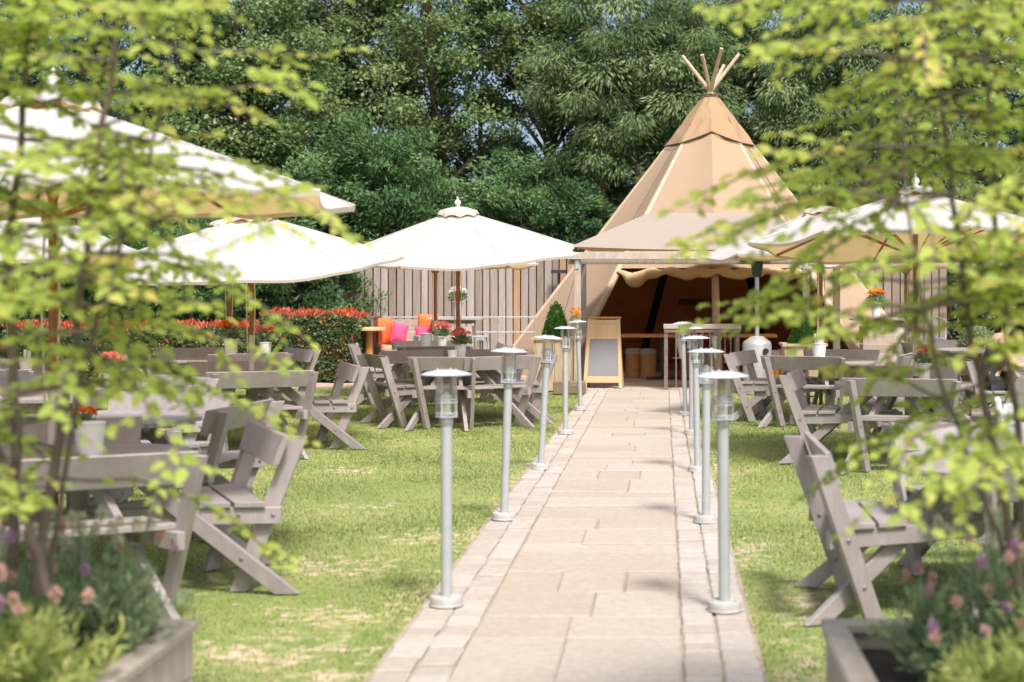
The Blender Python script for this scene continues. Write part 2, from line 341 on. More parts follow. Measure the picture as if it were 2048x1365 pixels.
# ------------------------------------------------------------------ picnic tables
def frame_prof(kind):
    pass
def make_table(frames,benches,label,loc,rz,rt=.68):
    t=empty('picnic_table',loc,rz,label,'picnic table','grey picnic tables with attached seats')
    for fa in frames:
        a=R(fa); ca,sa=math.cos(a),math.sin(a)
        fn=lambda p,w:(p[0]*ca-w*sa,p[0]*sa+w*ca,p[1])
        tn=random.random()
        mb=MB(); mb.prism([(.10,.365),(1.10,.365),(1.10,.452),(.10,.452)],fn,-.022,.022,0,tn)
        bo=lambda mb,r,z,s: mb.prism([(r+.011*math.cos(k*PI/4),z+.011*math.sin(k*PI/4)) for k in range(8)],fn,s*.066,s*.073,1,0)
        bo2=lambda mb,r,z,s: mb.prism([(r+.012*math.cos(k*PI/4),z+.012*math.sin(k*PI/4)) for k in range(8)],fn,s*.0215,s*.027,1,0)
        bo2(mb,1.06,.41,-1); bo2(mb,.88,.41,-1)
        mb.build('beam',['paint','bolt'],t,bevel=.003)
        ru=lambda z:.87+.31*z/.82; hw=.048
        mb=MB(); mb.prism([(ru(0)-hw,0),(ru(0)+hw,0),(ru(.82)+hw,.82),(ru(.82)-hw,.82)],fn,.0225,.066,0,tn)
        bo(mb,ru(.41),.41,1); bo(mb,ru(.18),.18,1); mb.build('post',['paint','bolt'],t,bevel=.003)
        rl=lambda z:1.14-.85*z/.685; hw=.064
        mb=MB(); mb.prism([(rl(0)-hw,0),(rl(0)+hw,0),(rl(.685)+hw,.685),(rl(.685)-hw,.685)],fn,-.066,-.0225,0,1-tn)
        bo(mb,rl(.19),.19,-1); bo(mb,rl(.41),.41,-1); mb.build('leg',['paint','bolt'],t,bevel=.003)
    for (a1,a2) in benches:
        am=R((a1+a2)/2); hf=R((a2-a1)/2); th=math.tan(hf); ca,sa=math.cos(am),math.sin(am); cf=math.cos(hf)
        q=lambda d,s,z:(d*ca-s*sa,d*sa+s*ca,z)
        mb=MB()
        for d0,d1 in ((.615,.765),(.782,.930)):
            d0*=cf/.924; d1*=cf/.924
            e=.045; vs=[]
            for z in (.454,.482): vs+=[q(d0,-d0*th-e,z),q(d1,-d1*th-e,z),q(d1,d1*th+e,z),q(d0,d0*th+e,z)]
            mb.add(vs,[(3,2,1,0),(4,5,6,7),(0,1,5,4),(1,2,6,5),(2,3,7,6),(3,0,4,7)],0,random.random())
        mb.build('seat','paint',t,bevel=.003)
        mb=MB(); vs=[]
        for z in (.675,.835):
            do=(.87+.31*z/.82)*cf-.050; di=do-.034; hs=(.87+.31*z/.82)*math.sin(hf)+.045
            vs+=[q(di,-hs+.012,z),q(do,-hs,z),q(do,hs,z),q(di,hs-.012,z)]
        mb.add(vs,[(3,2,1,0),(4,5,6,7),(0,1,5,4),(1,2,6,5),(2,3,7,6),(3,0,4,7)],0,random.random())
        mb.build('backrest','paint',t,bevel=.004)
    # octagonal plank top
    mb=MB(); oc=[(rt*math.cos(R(22.5+45*k)),rt*math.sin(R(22.5+45*k))) for k in range(8)]
    def clip(poly,y0,keepabove):
        out=[]
        for i in range(len(poly)):
            a,b=poly[i],poly[(i+1)%len(poly)]; ia=(a[1]>=y0)==keepabove; ib=(b[1]>=y0)==keepabove
            if ia: out.append(a)
            if ia!=ib: s=(y0-a[1])/(b[1]-a[1]); out.append((a[0]+s*(b[0]-a[0]),y0))
        return out
    st=2*rt*.924/9; y=-rt*.924
    for k in range(9):
        p=clip(clip(oc,y+.003,True),y+st-.003,False)
        if len(p)>2: mb.prism(p,lambda q_,w_:(q_[0],q_[1],w_),.70,.732,0,random.random())
        y+=st
    mb.build('tabletop','paint',t,bevel=.003)
    mb=MB(); mb.box((0,0,.686),(1.1,.08,.025),0,.3); mb.box((0,.27,.686),(1.0,.08,.024),0,.3); mb.box((0,-.27,.686),(1.0,.08,.024),0,.3)
    mb.lathe([(.06,.0),(.06,.70)],(.06,.12,0),8,0,.2); mb.build('underframe','paint',t)
    return t
F8=[-22.5,22.5,67.5,112.5,157.5,202.5,247.5,292.5]; B8=[(-22.5,22.5),(67.5,112.5),(157.5,202.5),(247.5,292.5)]
tl={'A':'nearest picnic table on the left lawn, under the largest white umbrella',
'N':'picnic table just behind the nearest left one, half hidden by yellow-green leaves',
'L':'picnic table under the drooping umbrella, in the middle of the left lawn',
'B':'left picnic table beside the path with a pink flower pot and seats all round',
'E':'left picnic table farthest back, in front of the sofa with pink cushions',
'H':'picnic table with orange flowers close to the red-tipped hedge',
'F':'picnic table at the far left edge carrying sauce bottles and white pots',
'G':'picnic table between the sauce bottle table and the flower pot near the left shrub stems',
'P':'nearest picnic table on the right lawn with a cutlery bucket, behind the right planter',
'Q':'picnic table in the middle of the right lawn with red flowers and salt pots',
'S':'right picnic table farthest back beside the path, with a white pot of napkins',
'T':'picnic table at the right edge where the person in a black vest sits',
'K':'picnic table at the back right near the bar table and metal stools'}
proto=None; TO={}
for k,x,y,rz in TB:
    if k=='B':
        TO[k]=make_table([-171,-132,-110,-76,-34,-12,24,52,92,112,150],[(-171,-132),(-110,-76),(-76,-34),(-12,24),(52,92),(112,150)],tl[k],(x,y,0),0,.7)
    elif proto is None: proto=TO[k]=make_table(F8,B8,tl[k],(x,y,0),R(rz))
    else: TO[k]=copy_tree(proto,(x,y,0),R(rz),tl[k])
# ------------------------------------------------------------------ umbrellas
def umbrella(x,y,rim,Rr,rot,tx,ty,label,ns=8,sag=.05,peak=.52):
    """rim = rim height at centre; tx,ty = tilt in degrees (rim lowered towards +x / +y)"""
    t=empty('garden_umbrella',(x,y,0),0,label,'umbrella','white garden umbrellas over the tables')
    top=rim+peak; Tm=Matrix.Translation((0,0,top))@Euler((R(-ty),R(tx),0)).to_matrix().to_4x4()@Matrix.Translation((0,0,-top))
    def P(r,a,dz=0): return (r*math.cos(a),r*math.sin(a),top-peak*(r/Rr)**1.04+dz)
    mb=MB(); mb.M=Tm; nr=9; nm=8; grid=[]
    for i in range(nr+1):
        f=.13+(1-.13)*i/nr; row=[]
        for s in range(ns):
            for k in range(nm):
                u=k/nm; a0=rot+2*PI*s/ns; a1=rot+2*PI*(s+1)/ns
                p=V(P(Rr*f,a0)).lerp(V(P(Rr*f,a1)),u); bow=4*u*(1-u)
                p.z-=sag*bow*f*(.6+.4*math.sin(s*2.3+1)); sc_=1-.045*bow*f**3
                p.x*=sc_; p.y*=sc_; p.z+=.006*math.sin(f*20+s*3+k); row.append(p)
        grid.append(row)
    n=ns*nm; vs=[p for r in grid for p in r]; fs=[(i*n+k,i*n+(k+1)%n,(i+1)*n+(k+1)%n,(i+1)*n+k) for i in range(nr) for k in range(n)]
    # short hanging hem
    hem=[V((p.x*.998,p.y*.998,p.z-.028)) for p in grid[-1]]; b0=nr*n; vs+=hem; fs+=[(b0+k,b0+(k+1)%n,b0+n+(k+1)%n,b0+n+k) for k in range(n)]
    mb.add(vs,fs); mb.build('canopy','canopy',t,True)
    mb=MB(); mb.M=Tm; vs=[]; n=64
    for j,(r,z) in enumerate(((.03,.045),(.12,.03),(.225,-.012),(.245,-.05))):
        for k in range(n):
            a=2*PI*k/n; rr=r*(1+(.05*math.sin(a*9)+.03*math.sin(a*17+1))*(j/3)); vs.append((rr*math.cos(a),rr*math.sin(a),top+z+(.012*math.sin(a*8+j) if j>1 else 0)))
    fs=[(i*n+k,i*n+(k+1)%n,(i+1)*n+(k+1)%n,(i+1)*n+k) for i in range(3) for k in range(n)]; mb.add(vs,fs); mb.build('vent_cap','canopy',t,True)
    mb=MB(); mb.M=Tm; mb.lathe([(.022,.03),(.03,.05),(.018,.06),(.035,.075),(.04,.095),(.03,.118),(.012,.13),(.008,.15),(.012,.158),(.001,.17)],(0,0,top),14); mb.build('finial','white',t,True)
    mb=MB(); mb.M=Tm
    for s in range(ns):
        a=rot+2*PI*s/ns; mb.tube([P(Rr*f,a,.002) for f in (.14,.4,.7,1.0)],.0055,5)
    mb.build('seams','canopyseam',t)
    for s in range(ns):
        a=rot+2*PI*s/ns; mb=MB(); mb.M=Tm
        mb.tube([P(.05,a,-.03),P(Rr*.5,a,-.028),P(Rr*.985,a,-.016)],.011,6); rb=mb.build('rib','rib',t)
        mb=MB(); mb.M=Tm; mb.tube([(.04*math.cos(a),.04*math.sin(a),top-peak-.10),P(Rr*.52,a,-.035)],.009,6); mb.build('strut','rib',rb)
    mb=MB(); mb.lathe([(.03,top-peak-.15),(.06,top-peak-.13),(.06,top-peak-.08),(.03,top-peak-.06)],(0,0,0),12); mb.lathe([(.028,top-.1),(.05,top-.09),(.05,top-.03),(.02,top)],(0,0,0),12); mb.build('hub','rib',t)
    mb=MB(); mb.tube([(0,0,0),(0,0,top-.02)],.024,12); p=mb.build('pole','pole',t,True)
    mb=MB(); mb.tube([(0,0,.78),(0,0,1.14)],.0275,12); mb.build('sleeve','sleeve',p,True)
    mb=MB(); mb.tube([(.03,-.02,top-peak-.12),(.05,-.035,1.5),(.035,-.03,1.2),(.04,-.03,.86)],.006,6); mb.tube([(-.035,-.02,top-peak-.12),(-.04,-.05,1.55),(-.025,-.04,.9)],.006,6); mb.build('rope','rope',p)
    return t
U=[(-3.24,7.55,2.09,1.62,-18,0,0,'largest white umbrella at the front left, its cream underside showing'),
 (-4.2,14.5,1.86,1.5,8,-2,-7,'white umbrella left of centre, drooping towards the viewer in front of the hedge'),
 (-2.5,17.3,2.05,1.55,-17,-1,-7,'white umbrella in the centre with a ruffled vent cap, left of the path'),
 (-3.45,21.5,2.0,1.55,5,0,1,'umbrella behind the centre one, only its cream rim showing in front of the board fence'),
 (-5.55,18.2,1.95,1.5,20,0,0,'umbrella hidden behind the drooping one, its brown pole near the hedge'),
 (-6.73,14.7,2.0,1.6,12,4,4,'white umbrella at the far left edge above the sauce bottle table'),
 (-6.2,11.4,1.92,1.5,30,3,0,'white umbrella at the left edge behind the big one, mostly hidden by leaves'),
 (1.97,17.8,2.09,1.55,178,-3,0,'smaller white umbrella on the right with its tip in front of the awning beam'),
 (2.41,13.6,2.03,1.63,186,0,4,'large white umbrella on the right behind the yellow-green shrub'),
 (3.75,22.0,2.0,1.5,180,0,0,'white umbrella farthest back on the right, below the two others')]
for x,y,rim,Rr,rot,tx,ty,lb in U: umbrella(x,y,rim,Rr,R(rot),tx,ty,lb)
# ------------------------------------------------------------------ path lamps
def make_lamp(label):
    t=empty('path_lamp',(0,0,0),0,label,'lamp','grey bollard lamps along the path')
    mb=MB(); mb.lathe([(.086,0),(.086,.006),(.082,.01),(.082,.040),(.079,.045),(.04,.047)],n=32)
    for k in range(3):
        a=2*PI*k/3+.4; mb.lathe([(.006,.045),(.006,.056)],(.062*math.cos(a),.062*math.sin(a),0),8)
    mb.build('base','cast',t,True)
    mb=MB(); mb.tube([(0,0,.04),(0,0,.925)],.0285,24); mb.build('pole','metal',t,True)
    mb=MB(); mb.lathe([(.029,.905),(.033,.91),(.033,.945),(.044,.950),(.044,.958),(.026,.960)],n=24); mb.build('collar','metal',t,True)
    mb=MB(); mb.lathe([(.021,.958),(.023,.97),(.023,1.04),(.019,1.063),(.008,1.076)],n=16); mb.build('bulb','bulb',t,True)
    mb=MB(); mb.lathe([(.0435,.960),(.0435,1.155)],n=28,capb=False,capt=False); mb.lathe([(.0405,1.155),(.0405,.960)],n=28,capb=False,capt=False); mb.build('glass','glass',t,True)
    mb=MB()
    for z in (.950,.968,1.022,1.038,1.054): 
        mb.tube([(.054*math.cos(2*PI*k/24),.054*math.sin(2*PI*k/24),z) for k in range(25)],.0028,5,cap=False)
    for k in range(4):
        a=PI/4+k*PI/2; mb.tube([(.054*math.cos(a),.054*math.sin(a),.945),(.054*math.cos(a),.054*math.sin(a),1.168)],.0038,6)
        mb.box((.049*math.cos(a),.049*math.sin(a),.954),(.02,.008,.012),rot=Matrix.Rotation(a,3,'Z'))
    mb.build('cage','capw',t)
    mb=MB(); mb.lathe([(.129,1.160),(.130,1.162),(.095,1.175),(.05,1.183),(.012,1.185)],n=40); mb.lathe([(.128,1.1595),(.05,1.166)],n=40,capb=False)
    for k in range(4):
        a=PI/4+k*PI/2; mb.lathe([(.005,1.175),(.005,1.188),(.002,1.191)],(.05*math.cos(a),.05*math.sin(a),0),8)
    mb.build('cap','capw',t,True)
    return t
word=['nearest','second','third','fourth','farthest']
LP=[('left',[(893,1215,893,477),(1008,1042,997,342),(1081,940,1065,262),(1131,870,1130,215),(1161,822,1155,177)]),
    ('right',[(1449,1225,1438,483),(1412,1048,1420,346),(1395,945,1400,269),(1383,870,1385,210),(1371,832,1380,184)])]
lp=None
for side,L_ in LP:
    for k,(bx,by,tx,h) in enumerate(L_):
        Z=1.6*2844/(by-580.5); lb=f'{word[k]} of the five grey bollard lamps on the {side} edge of the path'
        if lp is None: o=lp=make_lamp(lb)
        else: o=copy_tree(lp,label=lb)
        o.location=(X(bx,Z),Z,.013); o.rotation_euler=(0,math.atan2(tx-bx,h),random.random()*6)
# ------------------------------------------------------------------ tipi
TX,TY,TR,TH=.93,28.3,4.3,5.49
def tp(r,az): return V((TX+r*math.sin(az),TY-r*math.cos(az),0))   # azimuth 0 faces the camera
def cr(z): return .10+(TR-.10)*(1-z/TH)
tipi=empty('tipi',(0,0,0),0,'tall tan canvas tipi with open front behind the awning at the end of the path','tipi')
def facet(a0,a1,z0,z1,off=0,nu=10,nv=16,sag=.09,wr=0,hem=None):
    vs=[]
    for j in range(nv+1):
        for i in range(nu+1):
            u=i/nu; zz0=z0+(hem(u) if hem else 0); z=zz0+(z1-zz0)*j/nv
            r=cr(z)+off; p=tp(r,a0).lerp(tp(r,a1),u); p.z=z
            c=V((TX,TY,z)); d=(p-c); b=4*u*(1-u)*(1-abs(2*z/TH-1))*sag
            if wr: b+=wr*noise.noise(V((u*3+a0*3,z*5-u*2,2)))*min(1,r*1.2)
            p-=d.normalized()*b; vs.append(p)
    n=nu+1; return vs,[(j*n+i,j*n+i+1,(j+1)*n+i+1,(j+1)*n+i) for j in range(nv) for i in range(nu)]
A9=[R(40*k) for k in range(-4,6)]
for k in range(9):
    a0,a1=A9[k],A9[k+1]; front=k in (3,4)
    mb=MB(); mb.add(*facet(a0,a1,2.0 if front else 0.0,TH-.06,0)); mb.build('canvas_panel','tipi',tipi,True)
mb=MB()
for k in range(9):
    a0,a1=A9[k],A9[k+1]
    h={3:(-.10,.12),4:(.12,-.10)}.get(k,(-.10,-.10) if k in(2,5) else (-.1,-.1))
    mb.add(*facet(a0,a1,4.55,TH-.0,.03,sag=.03,wr=.05,nv=18,nu=14,hem=lambda u,h=h:h[0]+(h[1]-h[0])*u))
mb.build('top_cap','tipicap',tipi,True)
mb=MB()
for k in (2,3,4,5):
    a0,a1=A9[k],A9[k+1]; h={3:(-.10,.12),4:(.12,-.10)}.get(k,(-.1,-.1))
    pts=[]
    for i in range(9):
        u=i/8; z=4.55+h[0]+(h[1]-h[0])*u; p=tp(cr(z)+.045,a0).lerp(tp(cr(z)+.045,a1),u); p.z=z; pts.append(p)
    mb.tube(pts,.009,6)
mb.build('hem','seam',tipi)
for a in (R(-46),R(46)):
    mb=MB(); mb.tube([tuple(tp(cr(z)+.035,a)+V((0,0,z))) for z in (4.35,3.3,2.2)],.008,5); mb.build('rope','seam',tipi)
mb=MB(); mb.tube([tuple(tp(.19,a_)+V((0,0,TH-.02))) for a_ in [2*PI*k/12 for k in range(13)]],.02,6); mb.build('lashing','seam',tipi)
for k in range(9):
    az_=A9[k]; d=round(math.degrees(az_)); mb=MB()
    ext={80:1.05,-80:1.10,160:.95,-160:1.1,-40:.85}.get(d,.0); zt=TH+ext*.75; 
    def pp(z,off=-.06): 
        r=cr(z)+off if z<TH else .04-(z-TH)*.765; p=tp(r,az_); p.z=z; return tuple(p)
    pts=[pp(0),pp(1.5),pp(3.2),pp(4.8),pp(TH)]+([pp(zt)] if ext else [])
    if d==0: pts=[tuple(tp(cr(0)-.35,0))]+[tuple(tp(cr(z)-.35*(1-z/TH)-.02,0)+V((0,0,z))) for z in (1.5,3.2,TH-.2)]
    mb.tube(pts,[.075,.07,.06,.05,.045,.035][:len(pts)],10)
    mb.build('tipi_pole','log' if d in(0,40,-40,80,-80,160,-160) else 'log',tipi,True)
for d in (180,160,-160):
    a_=R(d); mb=MB(); mb.tube([tuple(tp(cr(z)-.13,a_)+V((0,0,z))) for z in (.02,1.5,3.2,4.6)],[.085,.08,.07,.06],10); mb.build('black_pole_tube','black',tipi,True)  # black tubes along two rear poles and at the back centre
# rolled-up canvas over the entrance
for k in (0,1,2,5,6,7,8):   # brown inner panels added behind the canvas to keep the interior dark
    mb=MB(); mb.add(*facet(A9[k],A9[k+1],0.02,TH-.5,-.035,sag=.09)); mb.build('shade_panel','shade_panel',tipi,True)
mb=MB(); pts=[];rs=[]
for i in range(61):
    s=i/60; a=R(-40+80*s); z=1.98; r=cr(z); 
    p=(tp(r,R(-40)).lerp(tp(r,0),s*2) if s<.5 else tp(r,0).lerp(tp(r,R(40)),s*2-1))
    sw=abs(math.sin(s*PI*4)); p.z=z-.04-.05*sw+.015*math.sin(s*50)-(.10*math.exp(-((s-.09)/.05)**2)); p.y-=.06
    pts.append(p); rs.append((.055+.045*sw+.012*math.sin(s*70+1)+.04*math.exp(-((s-.09)/.05)**2))*(min(1,s*12+.2))*(min(1,(1-s)*12+.2)))
mb.tube(pts,rs,14)
o=mb.build('rolled_flap','roll',tipi,True)
for v in o.data.vertices: v.co+=V((0,-1,.3)).normalized()*.035*noise.noise(v.co*V((3,9,14)) if False else V((v.co.x*3,v.co.y*9,v.co.z*16+v.co.x*6)))
for s0,s1 in ((-.62,-.05),(.08,.62)):
    mb=MB(); r=cr(1.38)-.16; a,b_=tp(r,R(160)),tp(r,R(-160)); mid=(a+b_)/2; ax=(b_-a).normalized()*-1
    p0,p1=mid+V((s0+.02,-.06,0)),mid+V((s1+.02,-.06,0)); mb.add([(p0.x,p0.y,1.26),(p1.x,p1.y,1.26),(p1.x,p1.y-.03,1.40),(p0.x,p0.y-.03,1.40)],[(0,1,2,3)]); mb.build('window_flap','seam',tipi)
# ------------------------------------------------------------------ awning
aw=empty('awning',(0,0,0),0,'beige canvas awning on a weathered timber frame in front of the tipi entrance','awning')
FL,FR,BL,BR=V((-1.46,22.25,2.28)),V((2.6,22.25,2.28)),V((-1.3,25.6,2.3)),V((2.9,25.6,2.3)); RL,RR=V((-.25,24.0,2.90)),V((1.80,24.0,2.90))
mb=MB(); nu,nv=24,12
def patch(a,b,c,d,sag=.05,front=False):
    vs=[]
    for j in range(nv+1):
        for i in range(nu+1):
            u,v=i/nu,j/nv; p=a.lerp(b,u).lerp(d.lerp(c,u),v); p.z-=16*u*(1-u)*v*(1-v)*sag*.5
            if front: p.z+=-.05*math.sin(PI*u)*(1-v)*1.0
            vs.append(p)
    n=nu+1; mb.add(vs,[(j*n+i,j*n+i+1,(j+1)*n+i+1,(j+1)*n+i) for j in range(nv) for i in range(nu)])
patch(FL,FR,RR,RL,.06,True); patch(BR,BL,RL,RR,.05); patch(BL,FL,RL,RL,.05); patch(FR,BR,RR,RR,.05)
mb.build('canopy','awning',aw,True)
def tbox(mb,p,q,wd,ht,mi=0): # squared timber from p to q
    p,q=V(p),V(q); d=(q-p); m=(p+q)/2; rot=d.to_track_quat('X','Z').to_matrix(); mb.box(m,(d.length,wd,ht),mi,random.random(),rot=rot)
for px in (1155,1612,1673):
    mb=MB(); x=X(px,22.3); mb.box((x,22.3,1.09),(.105,.10,2.18),0,random.random()); mb.build('post','timber',aw,bevel=.006)
    mb=MB(); mb.box((x,22.242,2.0),(.06,.01,.14)); mb.build('bracket','galv',aw)
for x0,x1 in ((-1.5,.72),(.73,2.9)):
    mb=MB(); mb.box(((x0+x1)/2,22.22,2.135),(x1-x0-.004,.045,.11),0,random.random()); mb.build('beam','timber',aw,bevel=.004)
mb=MB(); mb.box(((-1.5+2.9)/2,22.36,2.055),(4.4,.05,.10),0,.0); mb.build('beam','timber',aw)
mb=MB(); mb.box((.72,22.19,2.135),(.11,.012,.11)); mb.build('bracket','galv',aw)
for x in (-1.43,2.8):
    mb=MB(); mb.box((x,23.9,2.12),(.06,3.3,.10),0,random.random()); mb.build('beam','timber',aw)
    mb=MB(); mb.box((x,25.5,1.05),(.09,.09,2.1),0,random.random()); mb.build('post','timber',aw)
for sgn,x in((-1,-1.35),(1,2.3)):
    mb=MB(); mb.tube([(x,22.2,2.1),(x+sgn*-.0,22.6,2.0),(x+.5*-sgn*-1,24.3,.7)],.005,5); mb.build('guy_rope','rope',aw)
# ------------------------------------------------------------------ fences, railing
def fence(x0,x1,y,h,label,tlo=0,thi=1):
    t=empty('board_fence',(x0,y,0),0,label,'fence','vertical board fences behind the garden'); mb=MB(); x=0; W=x1-x0; k=0
    while x<W:
        w_=random.uniform(.14,.175); mb.box((x+w_/2,.02,h/2),(w_+.06,.024,h-.02+random.uniform(-.02,.01)),0,random.random()*.6)
        r_=random.random(); tn=tlo+(thi-tlo)*(r_*.9 if r_<.97 else 1); ro=Euler((0,random.uniform(-.004,.004),random.uniform(-.03,.03))).to_matrix()
        mb.box((x+w_/2,-.004+random.uniform(-.004,.004),h/2+.01),(w_-.004,.022,h+random.uniform(-.02,.02)),0,tn,rot=ro); x+=w_+.022
    mb.build('boards','fence',t)
    for z in (.3,h*.5,h-.3): mb=MB(); mb.box((W/2,.07,z),(W,.05,.09),0,.3); mb.build('rail','timber',t)
    for k in range(int(W/1.8)+1): mb=MB(); mb.box((min(W,k*1.8),.15,h/2),(.1,.1,h),0,.4); mb.build('post','timber',t)
    return t
fence(X(578,32.8),-1.2,32.8,2.36,'long weathered brown board fence left of the tipi, behind the sofa')
fence(3.6,X(1890,32.8),32.8,2.2,'greyer board fence right of the tipi, glimpsed through leaves',0,.5)
t=empty('metal_railing',(0,26.6,0),0,'thin galvanised tube railing running along the brown board fence','railing')
xa,xb=X(700,26.6),X(1070,26.6)
for z in (1.09,.81): mb=MB(); mb.tube([(xa,0,z),(xb,0,z)],.012,8); mb.build('rail','galv',t)
for k in range(6): x=xa+(xb-xa)*k/5; mb=MB(); mb.tube([(x,0,0),(x,0,1.09)],.014,8); mb.build('post','galv',t)
# ------------------------------------------------------------------ potted things
def cone_leaves(name,mat,c,r0,h,n,L_,W_,parent,rough=.03,power=.85):
    u=rng.random(n); zz=1-np.sqrt(1-u*.98); a=rng.random(n)*2*PI
    rr=r0*(1-zz)**power*np.minimum(1,.72+zz*3)+rng.normal(0,rough,n)*.5; 
    C=np.stack([c[0]+rr*np.cos(a),c[1]+rr*np.sin(a),c[2]+zz*h],1)
    D=np.stack([np.cos(a),np.sin(a),np.full(n,.6)],1)+rdir(n)*.8
    return leaves(name,mat,C,D,rdir(n),rng.uniform(.7,1.2,n)*L_,rng.uniform(.7,1.2,n)*W_,np.clip(rng.normal(.5,.22,n),0,1),parent)
def square_tub(mb,c,wb,wt,h,th=.03):
    # tapering square planter with open top made of four walls
    for k in range(4):
        a=k*PI/2; ro=Matrix.Rotation(a,3,'Z'); nb=4
        for j in range(nb):
            u0,u1=-1+2*j/nb+.012,-1+2*(j+1)/nb-.012; vs=[]
            for (w_,z) in ((wb/2,0),(wt/2,h)):
                for u,off in ((u0,0),(u1,0),(u1,-th),(u0,-th)): vs.append(V(c)+ro@V((u*(w_-(.001 if k%2 else th*1.02)),-(w_+off),z)))
            mb.add(vs,[(0,1,2,3)[::-1],(4,5,6,7),(0,1,5,4),(1,2,6,5),(2,3,7,6),(3,0,4,7)],0,random.random())
def topiary(px,Z,wt,h,th,label,hcone,rc,rz=0):
    x=X(px,Z)
    p=empty('wooden_planter',(x,Z,.015),rz,f'square wooden planter {label}','planter','square wooden planters by the tipi')
    mb=MB(); square_tub(mb,(0,0,0),wt*.8,wt,h); mb.build('body','tub',p)
    mb=MB()
    for k in range(4): 
        ro=Matrix.Rotation(k*PI/2,3,'Z'); mb.box(ro@V((0,-wt/2+.01,h+.02)),(wt+.06 if k%2==0 else wt-.1,.07,.04),0,random.random(),rot=ro)
    mb.build('rim','tub',p)
    mb=MB(); mb.box((0,0,h-.06),(wt-.1,wt-.1,.04)); mb.build('soil','soil',p)
    t=empty('cone_topiary',(x,Z,h),0,f'clipped box cone {label}','topiary','clipped box cones in planters by the tipi')
    mb=MB(); mb.lathe([(rc*.7,.0),(rc*.86,.08),(rc*.8,hcone*.3),(rc*.45,hcone*.68),(.02,hcone*.95)],n=20); mb.build('inner_foliage','box',t,True)
    cone_leaves('foliage','box',(0,0,.0),rc,hcone,9000,.03,.018,t); return t
topiary(1112,22.6,.66,.80,0,'left of the tipi entrance, behind the awning post',.66,.215)
topiary(1606,21.6,.62,.74,0,'right of the tipi entrance, beside the patio heater',.60,.205)
p=empty('wooden_planter',(X(1955,21.8),21.8,0),.1,'square wooden planter at the right edge beyond the person','planter','square wooden planters by the tipi')
mb=MB(); square_tub(mb,(0,0,0),.5,.62,.66); mb.build('body','tub',p); mb=MB(); mb.box((0,0,.6),(.5,.5,.04)); mb.build('soil','soil',p)
t=empty('leafy_bush',(X(1955,21.8),21.8,.62),0,'dark leafy bush growing in the planter beyond the person','bush'); n=1800
C=rdir(n)*rng.random((n,1))**.4*np.array([.3,.3,.22])+np.array([0,0,.2]); leaves('foliage','herb',C,rdir(n),rdir(n),.07,.03,rng.random(n),t)
mb=MB(); mb.tube([(0,0,-.05),(0,0,.2)],.015,6); mb.build('stem','stem',t)
def flowers(px,Z,z,label,petal='kal',s=1.0,potmat='white',ph=.13,name='flower_pot',dx=0):
    x=X(px,Z)+dx; t=empty(name,(x,Z,z),0,label,'potted flower','small pots of flowers on the tables')
    mb=MB(); r=.046*s; mb.lathe([(r*.75,0),(r*.8,.004),(r,ph*s),(r*1.08,ph*s+.002),(r*1.06,ph*s+.012),(r*.95,ph*s+.010),(r*.9,ph*s-.02)],n=20); mb.build('pot',potmat,t,True)
    n=130; D=rdir(n); D[:,2]=abs(D[:,2])*.9+.1; C=D*rng.random((n,1))*.065*s+np.array([0,0,(ph+.02)*s]); leaves('foliage','herb',C,D,rdir(n),.05*s,.026*s,rng.random(n),t,'d')
    n=620; q=rng.integers(0,16,n); hc=rdir(16)*.062*s; hc[:,2]=abs(hc[:,2])*.75+(ph+.085)*s; D=rdir(n); D[:,2]=abs(D[:,2])*.8; C=hc[q]+D*.015*s
    leaves('blossom',petal,C,D,rdir(n),.016*s,.015*s,rng.random(n),t,'d'); return t
def bucket(px,Z,z,label,s=1,mat='white',fill=None,h=.13,dx=0,name='bucket'):
    t=empty(name,(X(px,Z)+dx,Z,z),0,label,'bucket','small buckets and pots on the tables')
    mb=MB(); r=.05*s; mb.lathe([(r*.78,0),(r,h*s),(r*1.07,h*s+.004),(r*1.05,h*s+.01),(r*.95,h*s+.004),(r*.74,.01)],n=22); mb.build('body',mat,t,True)
    if fill:
        for k in range(9):
            a=random.random()*6.3; q=.028*s; e=V((math.cos(a)*.03*s,math.sin(a)*.03*s,h*s+random.uniform(.04,.09)*s))
            mb=MB(); mb.tube([(math.cos(a)*.012,math.sin(a)*.012,.02),e],[.006*s,.010*s],6); mb.build(fill,'paper' if k%2 else 'white',t)
    return t
TZ=.732
flowers(884,19.75,TZ,'pink flowers in a white pot on the back table, left of the umbrella poles',s=1.55)
flowers(921,17.0,TZ,'pink flowers in a patterned white pot on the table beside the path',s=1.5)
bucket(905,16.75,TZ,'plain white bucket left of the pink flower pot on the table beside the path',1.15)
bucket(853,19.9,TZ,'tall steel bucket on the back table in front of the sofa',1.7,'galv',h=.15)
flowers(462,17.9,TZ,'orange flowers in a pot on the table by the hedge',petal='kalo',s=1.8)
flowers(531,17.75,TZ,'pink flowers right of the orange ones, next to the umbrella pole',s=1.6)
flowers(222,11.75,TZ,'pink flowers in a white pot seen between the left shrub leaves',s=1.3)
bucket(183,7.35,TZ,'white bucket on the nearest left table',1.35)
flowers(166,7.6,TZ,'orange flowers in a white pot on the nearest left table',petal='kalo',s=.9,dx=.0)
bucket(52,14.4,TZ,'white cup with cutlery at the far left table',1.3,fill='utensil')
bucket(20,14.4,TZ,'white pot left of the red sauce bottle',1.1)
t=empty('sauce_bottle',(X(33,14.35),14.35,TZ),0,'red sauce bottle on the far left table','bottle')
mb=MB(); mb.lathe([(.026,0),(.028,.01),(.028,.10),(.012,.13),(.004,.165)],n=14); mb.build('body','redsauce',t,True)
flowers(8,14.5,TZ,'small red flowers at the far left edge behind the sauce bottle',s=1.2)
